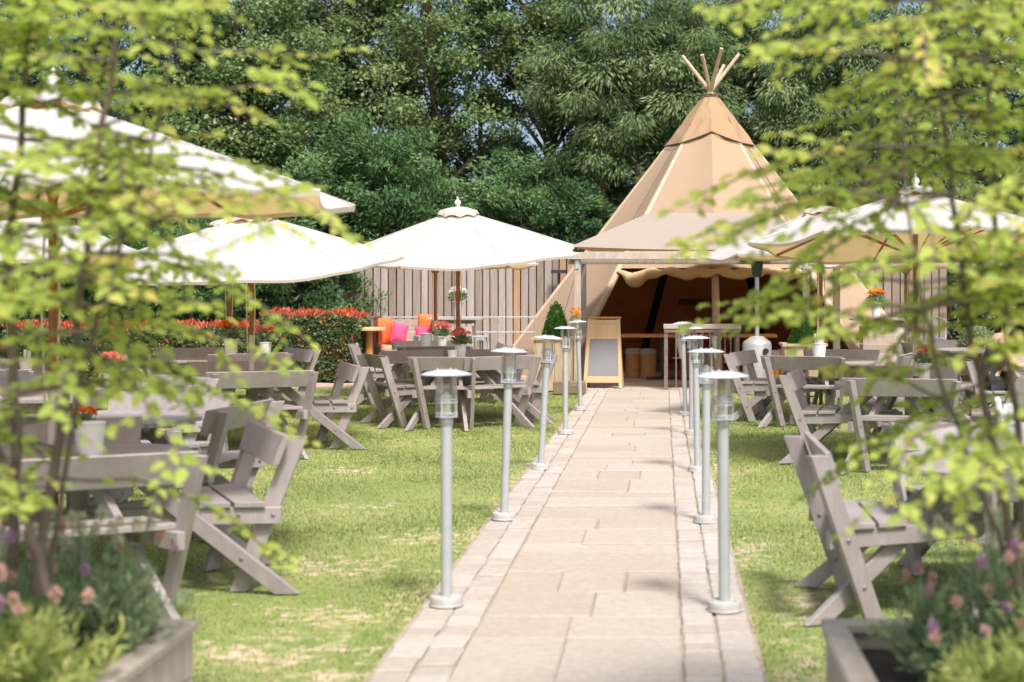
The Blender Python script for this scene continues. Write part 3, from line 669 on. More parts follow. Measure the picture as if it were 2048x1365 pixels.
flowers(1849,13.25,TZ,'red-orange flowers in a pot on the middle right table',s=1.25,petal='kal')
for k,px in enumerate((1789,1806)):
    t=empty('salt_pot',(X(px,13.0),13.0,TZ),0,('left' if k==0 else 'right')+' one of two small steel topped shakers on the middle right table','shaker')
    mb=MB(); mb.lathe([(.02,0),(.02,.05)],n=12); mb.build('body','paper',t,True); mb=MB(); mb.lathe([(.021,.05),(.021,.06),(.01,.07)],n=12); mb.build('lid','galv',t,True)
bucket(1638,17.0,TZ,'white pot stuffed with paper napkins on the back right table',1.7,fill='napkin')
t=empty('glass_dish',(X(1658,16.95),16.95,TZ),0,'low glass dish beside the pot of napkins','dish'); mb=MB(); mb.lathe([(.04,0),(.055,.045),(.05,.045),(.036,.008)],n=18); mb.build('bowl','paper',t,True)
bucket(2012,7.15,TZ,'steel bucket of cutlery and napkins on the nearest right table',1.5,'galv',fill='utensil')
# ------------------------------------------------------------------ sofa corner
so=empty('pallet_sofa',(-4.55,25.6,.015),0,'rough timber sofa with pink and orange cushions in front of the board fence','sofa')
mb=MB()
for k in range(6): mb.box((.18,.30,.42+k*.115),(1.36,.03,.108),0,random.random())
mb.build('backrest','timber',so)
mb=MB()
for k in range(5): mb.box((-.62,-.30+k*.13,.56),(.05,.122,1.05),0,0)
mb.box((-.62,-.02,1.10),(.07,.70,.03),0,0); mb.build('side_panel','brownrail',so)
mb=MB(); mb.box((.18,-.05,.25),(1.36,.66,.46),0,.3); mb.build('base','timber',so)
mb=MB(); mb.box((.18,-.06,.545),(1.34,.6,.11)); o=mb.build('seat_pad','pad',so,True); b=o.modifiers.new('b','BEVEL'); b.width=.04; b.segments=3
def cushion(x,y,z,rx,ry,rz,s,mat,label):
    n=12; vs=[];
    for sgn in (1,-1):
        for j in range(n+1):
            for i in range(n+1):
                u,v=i/n*2-1,j/n*2-1; th=.10*(max(0,(1-u**4)*(1-v**4)))**.6; pin=1-.10*(1-u*u if abs(v)>abs(u) else 1-v*v)
                vs.append((u*s[0]/2*(1-.08*(1-v*v)),sgn*th,v*s[1]/2*(1-.08*(1-u*u))))
    N_=(n+1)**2; fs=[]
    for j in range(n):
        for i in range(n):
            a=j*(n+1)+i; fs.append((a,a+1,a+n+2,a+n+1)); fs.append((N_+a,N_+a+n+1,N_+a+n+2,N_+a+1))
    mb=MB(); mb.add(vs,fs); o=mb.build('cushion',mat,None,True); o.location=(x,y,z); o.rotation_euler=(R(rx),R(ry),R(rz)); tag(o,label,'cushion','cushions on the timber sofa'); return o
cushion(X(770,25.5),25.45,.86,0,0,68,(.42,.5),'orange','orange cushion leaning on the dark side panel of the sofa')
cushion(X(797,25.3),25.4,.83,-14,14,25,(.30,.38),'pink','bright pink cushion standing on its corner at the left of the sofa')
cushion(X(852,25.4),25.55,.80,-12,0,0,(.46,.30),'pink','pink rectangular cushion at the right of the sofa')
cushion(X(856,25.7),25.72,1.0,-8,0,0,(.40,.34),'orange','orange cushion behind the pink rectangular one on the sofa')
t=empty('round_side_table',(X(738,25.0),25.0,.015),0,'round pale table on an orange log leg beside the sofa','side table')
mb=MB(); mb.lathe([(.29,.87),(.30,.88),(.30,.92),(.29,.93)],n=28); mb.build('tabletop','softpine',t,True)
mb=MB(); mb.lathe([(.09,0),(.075,.4),(.06,.87)],n=14); mb.build('leg','orangewood',t,True)
def bar_table(px,Z,wd,label):
    t=empty('bar_table',(X(px,Z),Z,.015),0,label,'bar table','grey topped bar tables')
    mb=MB(); mb.box((0,0,1.075),(wd+.35,.62,.04)); mb.build('tabletop','heater',t,bevel=.006)
    mb=MB()
    for k in range(6): mb.box((0,-.24,.10+k*.155),(wd,.025,.14),0,random.random())
    for sx in (-1,1):
        for k in range(6): mb.box((sx*(wd/2-.012),0,.10+k*.155),(.024,.44,.14),0,random.random())
    mb.build('cladding','timber',t)
    mb=MB(); mb.box((0,0,1.02),(wd-.05,.5,.06),0,.1); mb.build('apron','brownrail',t); return t
bar_table(913,25.3,.62,'grey topped bar table clad in boards, behind the centre umbrella pole')
bar_table(1765,24.9,.75,'grey topped bar table right of the tipi, behind leaves')
flowers(916,25.1,1.11,'white flowers in a pale green pot on the bar table by the fence',petal='whitef',s=2.0,potmat='capw')
flowers(1752,24.8,1.11,'red and green flowers on the bar table right of the tipi',s=1.9,petal='kalo')
def stool(px,Z,rz,label,h=.80,back=False):
    t=empty('metal_stool',(X(px,Z),Z,.015),rz,label,'stool','galvanised metal stools')
    mb=MB(); mb.box((0,0,h),(.30,.30,.03)); mb.build('seat','galv',t,bevel=.01)
    for k in range(4):
        ro=Matrix.Rotation(k*PI/2,3,'Z'); mb=MB()  # arched apron between legs
        for s in range(8):
            a0,a1=PI*s/8,PI*(s+1)/8; q=lambda a:(-.10*math.cos(a),h-.17+.12*math.sin(a))
            (u0,v0),(u1,v1)=q(a0),q(a1); mb.add([ro@V((u0,-.151,v0)),ro@V((u1,-.151,v1)),ro@V((u1*1.0,-.148,h-.01)),ro@V((u0,-.148,h-.01))],[(0,1,2,3)])
        mb.build('apron','galv',t)
        mb=MB(); d=V((1,1,0)); p=[ro@V((.14,.14,h-.01)),ro@V((.155,.155,h-.25)),ro@V((.20,.20,0))]; mb.tube(p,[.022,.018,.013],6); mb.build('leg','galv',t)
    if back:
        mb=MB(); mb.tube([(-.15,.15,h),(-.16,.2,h+.3),(0,.21,h+.36),(.16,.2,h+.3),(.15,.15,h)],.012,6); mb.box((0,.2,h+.16),(.07,.01,.34)); mb.build('backrest','galv',t)
    return t
stool(850,24.0,.5,'galvanised stool with arched aprons left of the umbrella poles, before the sofa')
stool(953,24.0,.6,'galvanised stool with arched aprons right of the centre umbrella pole')
stool(1838,23.2,.3,'galvanised stool right of the tipi, left one of the pair behind leaves',.72,True)
stool(1872,23.4,-.2,'galvanised stool right of the tipi, right one of the pair behind leaves',.78,True)
# sleeper block
t=MB(); t.box((0,0,.10),(.50,.26,.20)); o=t.build('timber_sleeper','stone',None,bevel=.012); o.location=(X(1140,22.0),21.9,0); o.rotation_euler.z=.06; tag(o,'rough dark oak sleeper block lying at the foot of the left awning post','timber block')
t=MB()
for k in range(7): t.box((k*.42,0,.05),(.40,.2,.10),0,random.random())
o=t.build('edging_stones','flag',None,bevel=.02); o.location=(.9,23.25,0); tag(o,'low row of buff edging stones between the right lawn and the patio','stone edging')
# chalkboard
t=empty('chalkboard_stand',(X(1208,23.15),23.15,.016),-.06,'pine A-frame chalkboard standing left of the tipi entrance','sign')
Lx=lambda sx,z:sx*(.235+.055*(1-z/1.14)); fy=lambda z:-.20*(1-z/1.14)
for sx in (-1,1):
    mb=MB(); hw=.028; mb.prism([(Lx(sx,0)-hw,0),(Lx(sx,0)+hw,0),(Lx(sx,1.12)+hw,1.12),(Lx(sx,1.12)-hw,1.12)],lambda p,w_:(p[0],fy(p[1])+w_,p[1]),-.018,.018); mb.build('leg','softpine',t,bevel=.003)
    mb=MB(); mb.prism([(Lx(sx,0)-hw,0),(Lx(sx,0)+hw,0),(Lx(sx,1.1)+hw,1.1),(Lx(sx,1.1)-hw,1.1)],lambda p,w_:(p[0]*.96,.22*(1-p[1]/1.14)+.04+w_,p[1]),-.016,.016); mb.build('leg','softpine',t)
def bar(z0,z1,name='crossbar',mat='softpine',th=.016,ins=.028):
    mb=MB(); vs=[]
    for w_ in (-th,th):
        for z in (z0,z1): vs+=[(-abs(Lx(1,z))+ins,fy(z)+w_,z),(abs(Lx(1,z))-ins,fy(z)+w_,z)]
    mb.add(vs,[(0,1,3,2),(4,6,7,5),(0,4,5,1),(2,3,7,6),(0,2,6,4),(1,5,7,3)]); return mb.build(name,mat,t)
bar(.09,.19); bar(.79,.86); bar(1.04,1.10); bar(.19,.79,'slate_panel','slate',.006); hp=bar(.86,1.04,'header_panel','softpine',.006)
mb=MB(); mb.box((0,-.0,1.135),(.56,.10,.03)); mb.build('top_rail','orangewood',t,bevel=.005)
mb=MB(); yy=fy(.93)-.0075
for x_ in (-.13,-.10,-.055,-.03): mb.box((x_,yy+.002,.925),(.006,.004,.055))
mb.tube([(.02+.012*k,yy+.001,.90+.014*abs(math.sin(k*.8))) for k in range(12)],.003,5); mb.build('faded_carving',['tub'],t)
# tall serving table with hanging rods
t=empty('high_serving_table',(X(1404,22.9),22.9,.016),0,'tall timber topped table with steel legs and hanging rods in the tipi entrance','table')
mb=MB(); mb.box((0,0,1.0),(1.24,.55,.075)); mb.build('tabletop','timber',t,bevel=.008)
mb=MB(); mb.box((0,-.24,.935),(1.22,.04,.055)); mb.box((0,.24,.935),(1.22,.04,.055)); mb.build('apron','brownrail',t)
for sx in (-.58,.56):
    for sy in (-.22,.22): mb=MB(); mb.box((sx,sy,.48),(.06,.05,.96)); mb.build('leg','brownrail',t)
for k,x in enumerate((-.42,-.32,.0,.12,.25,.36,.45)): mb=MB(); mb.tube([(x,-.25,.03 if k<2 else .42),(x,-.25,.92)],.012,6); mb.build('rod','brownrail',t)
mb=MB(); mb.tube([(-.47,-.25,.50),(-.30,-.25,.50)],.006,5); mb.build('crossbar','brownrail',t)
for k,(x,lb) in enumerate(((-.34,'grey cone bucket hanging at the left of the tall table'),(.22,'grey cone bucket hanging at the right of the tall table'))):
    o=empty('hanging_bucket',(X(1404,22.9)+x,22.75,.0),0,lb,'bucket','cone buckets hanging on the tall table'); mb=MB(); mb.lathe([(.02,.5),(.10,.86),(.105,.865),(.095,.86)],n=16); mb.build('body','galv',o,True)
    mb=MB(); mb.tube([(-.1,0,.86),(0,0,.93),(.1,0,.86)],.004,5); mb.build('handle','galv',o)
# patio heater
t=empty('patio_heater',(X(1514,22.0),22.0,.0),0,'grey steel patio heater standing right of the tall table','patio heater')
mb=MB(); mb.lathe([(.24,0),(.24,.05),(.225,.06),(.225,.76),(.21,.80),(.09,.885),(.03,.89)],n=30); mb.build('gas_housing','heater',t,True)
mb=MB(); mb.tube([(.12,-.222,.66),(.12,-.229,.66)],.047,20); mb.build('vent_hole','black',t)
mb=MB(); mb.tube([(0,0,.88),(0,0,1.82)],.034,16); mb.build('pole','heater',t,True)
mb=MB(); mb.lathe([(.05,1.80),(.075,1.83),(.10,2.04),(.105,2.06)],n=24); mb.build('burner','dark',t,True)
mb=MB(); mb.lathe([(.40,2.06),(.402,2.075),(.15,2.17),(.02,2.2)],n=30); mb.build('reflector','heater',t,True)
# inside: long plank table, log stools
t=empty('plank_table',(.55,25.3,.016),0,'long orange plank table on black pedestals inside the tipi','table')
mb=MB(); mb.box((0,0,.775),(2.9,.6,.055)); mb.build('tabletop','orangewood',t,bevel=.006)
for x in (-.55,.1,1.0):
    mb=MB(); mb.box((x,0,.39),(.09,.09,.72)); mb.box((x,0,.02),(.6,.45,.02)); mb.build('pedestal','black',t)
for k,(x,y,lb) in enumerate(((-.55,26.0,'log stool farthest left inside the tipi'),(-.28,25.9,'log stool second from left inside the tipi'),(.45,26.0,'log stool in the middle inside the tipi, behind the plank table'),(.95,25.9,'log stool behind the tall table legs inside the tipi'),(1.9,25.2,'log stool behind the patio heater'),(2.15,25.5,'log stool right of the patio heater inside the tipi'))):
    t=empty('log_stool',(x,y,.016),random.random()*6,lb,'stool','debarked log stools inside the tipi'); mb=MB()
    mb.lathe([(.15,0),(.145,.2),(.15,.42)],n=16); mb.build('trunk','orangewood',t,True); mb=MB(); mb.lathe([(.155,.42),(.16,.44),(.15,.5),(.1,.52)],n=16); mb.build('cushion_top','pad' if False else 'timber',t,True)
# small sensor lamp on the fence and orange flowers basket by the awning post
t=empty('hanging_basket',(X(1152,22.15),22.12,1.05),0,'small orange flowers fixed to the left awning post','flower basket')
n=120; C=rdir(n)*.07+np.array([0,-.06,.12]); leaves('foliage','herb',C*np.array([1,1,.8]),rdir(n),rdir(n),.05,.02,rng.random(n),t)
n=60; C=rdir(n)*.07+np.array([0,-.07,.2]); leaves('blossom','kalo',C,rdir(n),rdir(n),.045,.04,rng.random(n),t); mb=MB(); mb.lathe([(.05,0),(.08,.1)],(0,-.06,0),12); mb.build('pot','galv',t)
t=empty('wall_light',(X(1118,32.6),32.6,0),0,'small dark lamp on the fence at the left edge of the tipi','lamp')
mb=MB(); mb.box((0,-.1,2.02),(.34,.16,.08)); mb.build('housing','dark',t); mb=MB(); mb.box((0,0,1.85),(.06,.04,.3)); mb.build('bracket','dark',t)
# ------------------------------------------------------------------ hedge
def leaf_box(n,x0,x1,y0,y1,z0,z1,shell=.16):
    P=rng.random((n,3)); P=P*np.array([x1-x0,y1-y0,z1-z0])+np.array([x0,y0,z0]); q=rng.random(n)
    s=rng.random(n)**1.6*shell; f=q<.5; P[f,1]=y0+s[f]; f=(q>=.5)&(q<.75); P[f,2]=z1-s[f]; f=(q>=.75)&(q<.86); P[f,0]=x1-s[f]; f=(q>=.86)&(q<.93); P[f,0]=x0+s[f]
    P+=np.stack([np.sin(P[:,2]*9+P[:,0]*5),np.sin(P[:,0]*7)*np.cos(P[:,2]*8),np.sin(P[:,0]*6.3)*.9],1)*.035
    return P
hd=empty('photinia_hedge',(0,0,0),0,'clipped evergreen hedge with red new leaves, left of the board fence','hedge')
Cs=[];Rs=[]
for (n,nr,x0,x1,y0,y1,z1) in ((24000,2600,X(520,24.2),X(706,24.2),24.2,25.6,1.12),(26000,3000,X(120,24.6)-1,X(520,24.6),24.6,25.7,.92)):
    Cs.append(leaf_box(n,x0,x1,y0,y1,.05,z1)); r=rng.random((nr,3))*np.array([x1-x0,y1-y0,1]); r[:,0]+=x0; r[:,1]=y0+(r[:,1]*.5 if False else r[:,1]); r[:,2]=z1-.04+r[:,2]*.07+.05*np.sin(r[:,0]*11)+.03*np.sin(r[:,0]*29); Rs.append(r)
    fr=rng.random((nr//3,3))*np.array([x1-x0,.12,z1*.9]); fr[:,0]+=x0; fr[:,1]+=y0-.04; k=rng.random(len(fr))<.35; Rs.append(fr[k])
C=np.concatenate(Cs); n=len(C); D=rdir(n)+np.array([0,-.5,.5]); leaves('foliage','photinia',C,D,rdir(n)+np.array([.2,-.8,.5]),rng.uniform(.06,.10,n),rng.uniform(.028,.042,n),rng.normal(.45,.22,n),hd)
C=np.concatenate(Rs); n=len(C); D=rdir(n)*.7+np.array([0,0,1.1]); leaves('new_growth','redtip',C,D,rdir(n),rng.uniform(.07,.13,n),rng.uniform(.022,.036,n),rng.random(n),hd)
mb=MB(); mb.box(((X(520,24.9)+X(700,24.9))/2,24.95,.5),(1.3,.95,.9)); mb.box(((X(120,25.1)-1+X(520,25.1))/2,25.2,.4),(X(520,25)-X(120,25)+.7,.7,.7)); mb.build('woody_core','bark',hd)
# ------------------------------------------------------------------ background trees
def bg_tree(x,y,h,cw,ch,cz,kind,label,nclump,nleaf,cs=.62,trunk=True,lean=0,name=None,LL=.13,WW=.042):
    nclump=int(nclump*1.5); nleaf=int(nleaf*1.9); cw*=1.12
    nm=name or {'conif':'conifer_tree','broad':'broadleaf_tree','ash':'ash_tree','olive':'evergreen_bush'}[kind]
    t=empty(nm,(x,y,0),0,label,'tree','trees behind the tipi and the fences')
    cc=rdir(nclump)*(rng.random((nclump,1))**.42)*np.array([cw,cw*.62,ch]); cc[:,2]+=cz
    cc=cc[cc[:,2]>.3]; k=len(cc)
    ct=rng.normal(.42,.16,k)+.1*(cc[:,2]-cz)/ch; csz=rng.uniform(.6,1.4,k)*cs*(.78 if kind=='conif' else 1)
    q=rng.integers(0,k,nleaf); d=rdir(nleaf)*(rng.random((nleaf,1))**.5)*csz[q][:,None]*np.array([1,1,.62])
    C=cc[q]+d
    out=C-np.array([0,0,cz]); out/=np.linalg.norm(out,axis=1,keepdims=True)+1e-6
    if kind=='conif': cd=rdir(k)*.9+np.array([0,-.25,.1]); D=cd[q]*.9+out*.5+rdir(nleaf)*.75+np.array([0,0,-.25]); L_=LL*.85; W_=WW*.85
    elif kind=='ash': D=d/cs*1.2+rdir(nleaf)*.35+np.array([0,-.1,-.75]); L_=LL*1.05; W_=WW*.8
    else: D=rdir(nleaf)+d*.5+np.array([0,0,-.2]); L_=LL*.8; W_=WW*1.5
    N_=rdir(nleaf)*.8+np.array([.1,-.5,.8])
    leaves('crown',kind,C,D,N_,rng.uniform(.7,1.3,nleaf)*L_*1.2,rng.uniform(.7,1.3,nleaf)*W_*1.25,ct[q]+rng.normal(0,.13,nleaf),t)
    if trunk:
        mb=MB(); tr=.04+h*.010; pts=[(lean*s*h*.5+.15*math.sin(s*5+x),.1*math.cos(s*4+x),s*h*.85) for s in (0,.15,.3,.45,.6,.8,1)]
        mb.tube(pts,[tr*1.25,tr,tr*.9,tr*.75,tr*.6,tr*.4,tr*.15],10); mb.build('trunk','bark',t,True)
        sel=rng.choice(k,min(k,26),replace=False); mb=MB()
        for j in sel:
            e=V(cc[j]); s=max(.12,min(.75,(e.z-.9)/(h*.85)-.12)); p=V((lean*s*h*.5+.15*math.sin(s*5+x),.1*math.cos(s*4+x),s*h*.85)); m=p.lerp(e,.5)+V((random.uniform(-.3,.3),random.uniform(-.3,.3),-.12*(e-p).length+.3))
            m2=p.lerp(e,.78)+V((random.uniform(-.15,.15),0,.1)); mb.tube([p,m,m2,e],[tr*.42,tr*.26,tr*.15,.012],6)
        mb.build('branches','bark',t)
    return t
G=[(-18.5,37,11,3.2,5,6.2,'broad','broadleaf tree at the far left edge behind the big umbrella',150,26000),
(-14.3,36,12,2.8,5.2,6.6,'conif','dark conifer behind the big umbrella at the left',150,30000),
(-10.6,35.5,11,2.2,3.6,6.9,'broad','lighter broadleaf tree right of the left shrub, above the umbrellas',110,20000),
(-12.3,34.8,5.5,3.0,2.3,2.2,'conif','low dark conifer behind the hedge',120,30000),
(-7.6,35.0,6.6,2.5,2.7,3.1,'conif','dense dark green conifer rising behind the brown board fence',170,42000),
(-6.2,38.5,13,3.0,4.2,7.6,'broad','loose tall tree with sky showing through, above the centre umbrella',95,19000),
(-9.2,39.0,13,2.2,3.4,8.6,'olive','tall grey-olive tree behind the light broadleaf tree',80,13000),
(-3.3,35.6,5.6,1.9,2.6,2.6,'conif','feathery evergreen just left of the tipi',110,24000),
(-3.0,38.6,13,2.2,3.6,8.8,'broad','thin bright green tree top between the two tall ones',75,12000),
(-.6,36.6,12.5,2.3,4.0,6.6,'ash','feathery grey-green tree with visible trunk, left of the tipi top',130,30000),
(2.2,38.0,13,2.4,4.4,7.0,'ash','feathery dark tree directly behind the tipi poles',130,28000),
(5.0,36.0,12,2.4,4.2,5.8,'ash','feathery grey-green tree right of the tipi top',140,34000),
(8.3,37.0,12,2.6,4.8,6.0,'broad','broadleaf tree behind the right shrub',130,26000),
(11.2,36.0,11,2.4,4.6,5.4,'conif','dark tree at the far right edge',110,22000),
(7.4,34.6,4.4,2.0,2.0,1.9,'olive','low green bush behind the right end of the greyer fence',90,18000),
(-1.8,40.5,11,2.6,2.8,3.6,'conif','dark conifer mass deep behind the feathery tree',100,20000),
(-16.5,34.5,5,2.6,2.2,2.2,'broad','low leafy tree at the far left behind the hedge',90,20000),
(-12.0,40.5,13,3.4,4.6,6.5,'conif','dark tree deep behind the left conifers',110,24000),
(-5.2,41.5,10,3.0,3.0,4.2,'conif','dark tree deep behind the brown board fence',110,22000),
(-17.0,33.6,4.2,2.6,2.0,1.9,'conif','low dark shrubbery at the far left behind the hedge',80,20000),
(-10.0,32.6,3.4,3.0,1.7,1.6,'conif','low dark evergreen between the hedge and the board fence end',110,28000),
(-13.6,32.4,3.4,2.6,1.7,1.6,'broad','low leafy bush behind the left part of the hedge',90,20000),
(4.2,41.0,12,4.0,5.0,5.5,'conif','dark tree deep behind the tipi',150,30000)]
for g in G: bg_tree(*g)
# ------------------------------------------------------------------ foreground planters and shrubs
def trough(x0,x1,y0,y1,h,label):
    t=empty('timber_planter',((x0+x1)/2,(y0+y1)/2,0),0,label,'planter','pale timber planters at the front'); W,D_=x1-x0,y1-y0; mb=MB()
    for sy in (-1,1):
        for k in range(3): mb.box((0,sy*(D_/2-.02),.085+k*.155),(W,.04,.148),0,random.random())
    for sx in (-1,1):
        for k in range(3): mb.box((sx*(W/2-.02),0,.085+k*.155),(.04,D_-.082,.148),0,random.random())
    mb.build('walls','timber',t,bevel=.004)
    mb=MB()
    for sy in (-1,1): mb.box((0,sy*(D_/2-.02),h-.012),(W+.03,.085,.035),0,random.random())
    for sx in (-1,1): mb.box((sx*(W/2-.02),0,h-.0115),(.085,D_-.13,.034),0,random.random())
    mb.build('rim','timber',t,bevel=.006)
    mb=MB(); mb.box((0,0,h-.10),(W-.085,D_-.085,.04)); mb.build('soil','soil',t)
    return t
trough(-2.75,-1.56,2.6,4.72,.5,'pale timber planter at the front left corner')
trough(.54,1.75,2.6,4.72,.5,'pale timber planter at the front right corner')
def shrub(stems,side,env,rx,ry,zlo,zhi,ntw,label):
    lim=lambda z:float(np.interp(z,[e[0] for e in env],[e[1] for e in env]))
    t=empty('hornbeam_shrub',(0,0,0),0,label,'shrub','yellow-green leafy shrubs in the front planters')
    SP=[]
    for st,r0 in stems:
        mb=MB(); pts=[V(p) for p in st]; fine=[]
        for a,b_ in zip(pts,pts[1:]):
            for k in range(5): fine.append(a.lerp(b_,k/5)+V((random.uniform(-.006,.006),random.uniform(-.006,.006),0)))
        fine.append(pts[-1]); nn=len(fine); mb.tube(fine,[r0*(1-.75*i/nn) for i in range(nn)],8); mb.build('stem','stem',t,True); SP.append(fine)
    mb=MB(); C=[];D=[];N_=[];L_=[];T=[]
    for k in range(ntw):
        st=random.choice(SP); 
        while True:
            p=random.choice(st)
            if zlo<p.z<zhi and random.random()<.30+.70*max(0,(p.z-1.3))/.8: break
        f=(p.z-zlo)/(zhi-zlo); a=random.random()*2*PI
        ln=random.uniform(.28,.80)*(1-.1*f); d=V((math.cos(a)*rx,math.sin(a)*ry,random.uniform(.0,.35))).normalized()
        pts=[p]; q=p.copy(); dd=d.copy(); ns=int(ln/.035)
        side=d.cross(V((0,0,1))).normalized(); bt=random.gauss(.58,.12)
        for s in range(ns):
            dd=(dd+V((random.uniform(-.13,.13),random.uniform(-.13,.13),random.uniform(-.14,.06)))).normalized(); q=q+dd*.035
            if (q.x-lim(q.z)+.03*math.sin(k*7.7))*side>0: break
            pts.append(q.copy())
            if s>2:
                sd=dd.cross(V((0,0,1))).normalized()*(1 if s%2 else -1)
                ld_=(dd*.75+sd*.85+V((0,0,random.uniform(-.6,.25)))).normalized(); C.append(q); D.append(ld_); N_.append(V((random.uniform(-.8,.8),random.uniform(-1.3,.2),.8))); L_.append(random.uniform(.032,.062)); T.append(bt+random.gauss(0,.13)+(.3 if random.random()<.04 else 0))
            if s>3 and random.random()<.36:   # side twiglet with leaves
                sg=random.choice((-1,1)); sd=(dd*.6+dd.cross(V((0,0,1))).normalized()*sg+V((0,0,random.uniform(-.2,.25)))).normalized(); z=q.copy(); tw=[z.copy()]
                for j in range(random.randint(3,7)):
                    sd=(sd+V((random.uniform(-.1,.1),random.uniform(-.1,.1),random.uniform(-.1,.04)))).normalized(); z=z+sd*.03
                    if (z.x-lim(z.z))*side>0: break
                    tw.append(z.copy())
                    l2=(sd*.75+sd.cross(V((0,0,1))).normalized()*(.8 if j%2 else -.8)+V((0,0,random.uniform(-.3,.15)))).normalized()
                    C.append(z.copy()); D.append(l2); N_.append(V((random.uniform(-.8,.8),random.uniform(-1.3,.2),.8))); L_.append(random.uniform(.030,.056)); T.append(bt+random.gauss(0,.13))
                if len(tw)>1: mb.tube(tw,.0016,4)
        mb.tube(pts,[.0045*(1-.7*i/len(pts))+.0008 for i in range(len(pts))],5)
    mb.build('twigs','stem',t)
    L_=np.array(L_); leaves('foliage','shrubleaf',[tuple(c) for c in C],[tuple(c) for c in D],[tuple(c) for c in N_],L_,L_*.62,np.array(T),t,'o'); return t
def S(pts,Z,r): return ([( (px-1327)/2844*(Z+dz), Z+dz, 1.6-(py-580.5)/2844*(Z+dz)) for px,py,dz in pts],r)
EV=lambda L:[(1.6-(py-580.5)/694,(px-1327)/694) for py,px in sorted(L,reverse=True)]
EL_=EV([(-300,560),(0,570),(110,575),(250,490),(330,420),(450,400),(600,500),(700,560),(850,540),(930,320),(1050,130)])
ER_=EV([(-300,1600),(0,1625),(120,1640),(250,1630),(350,1690),(430,1580),(600,1550),(700,1650),(800,1640),(930,1700),(1000,1800),(1100,1850)])
shrub([S([(70,1190,0),(112,900,.05),(150,690,.05),(185,380,0),(235,60,-.05),(270,-260,0)],4.05,.017),
       S([(20,1190,0),(35,850,0),(15,560,.1),(40,280,.1),(60,-50,.1),(80,-350,.1)],4.2,.018),
       S([(95,1190,0),(60,1050,0),(-60,760,.1),(-140,400,.1),(-190,0,.1),(-220,-300,.1)],3.95,.014),
       S([(90,1190,0),(150,820,-.1),(215,560,-.2),(300,330,-.2),(345,100,-.2),(380,-150,-.2)],4.15,.009)],1,EL_,1,1,1.02,2.8,172,'yellow-green leafy shrub in the front left planter')
shrub([S([(2040,1190,0),(1990,900,0),(1935,640,0),(1900,330,.05),(1870,60,0),(1850,-250,0)],4.05,.014),
       S([(2060,1190,0),(2035,870,0),(2000,600,0),(1985,300,.1),(1965,0,.1),(1950,-300,.1)],4.2,.013),
       S([(2050,1190,0),(2090,900,0),(2120,600,.1),(2150,300,.1),(2170,-200,.1)],3.95,.015),
       S([(2045,1190,0),(1960,980,-.1),(1880,760,-.1),(1830,520,-.2),(1800,240,-.2),(1790,-60,-.2)],4.1,.009)],-1,ER_,1,1,1.02,2.8,168,'yellow-green leafy shrub in the front right planter')
# herbs in the planters
def herb(x,y,kind,r,h,n,label,heads=0,hm='lav',hh=.1):
    h*=1.25; r*=1.1; n=int(n*1.3); t=empty('planter_herb',(x,y,.43),0,label,'plant','flowering herbs in the front planters')
    a=rng.random(n)*2*PI; q=rng.random(n)**.6*r
    if kind=='blade':
        C=np.stack([np.cos(a)*q*.4,np.sin(a)*q*.4,np.zeros(n)],1); D=np.stack([np.cos(a)*q/r*.55,np.sin(a)*q/r*.55,np.ones(n)],1)+rdir(n)*.18
        leaves('foliage','herb',C,D,rdir(n),rng.uniform(.5,1,n)*h,rng.uniform(.006,.011,n),rng.random(n),t)
    else:
        ns=70; sa=rng.random(ns)*2*PI; sr=r*rng.uniform(.1,1.1,ns); sh=h*rng.uniform(.55,1.15,ns)*(1-.3*(sr/r)**2); si=rng.integers(0,ns,n); f=rng.random(n)**.75
        tip=np.stack([np.cos(sa)*sr,np.sin(sa)*sr,sh],1); C=tip[si]*np.stack([f*.75+.25*f**2,f*.75+.25*f**2,f],1)+rng.normal(0,.006,(n,3)); D=rdir(n)*.8+tip[si]/h*.5+np.array([0,0,.45])
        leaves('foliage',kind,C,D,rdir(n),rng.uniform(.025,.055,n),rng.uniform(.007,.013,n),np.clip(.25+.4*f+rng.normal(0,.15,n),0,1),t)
    for k in range(heads):
        a_=random.random()*6.28; rr=random.random()**.5*r; p0=V((math.cos(a_)*rr*.4,math.sin(a_)*rr*.4,0)); p=V((math.cos(a_)*rr*1.1,math.sin(a_)*rr*1.1,h*random.uniform(.85,1.15)+hh*.5))
        m_=60; d_=rdir(m_); s_=.013 if hm=='lav' else .02
        s_*=.55; C=np.array(p)+d_*np.array([s_,s_,s_*1.9])*rng.random((m_,1))**.4; tn=random.random()
        o=leaves('flower_head',hm,C,d_+np.array([0,0,.7]),rdir(m_),.013,.009,np.clip(tn+rng.normal(0,.12,m_),0,1),t)
        mb=MB(); mb.tube([p0,p0.lerp(p,.6)+V((0,0,.02)),p],.0018,4); mb.build('stalk','stemgreen',o)
    return t
M['stemgreen']=plain('green_stalk',(.14,.22,.07),(.10,.17,.05),.7,20)
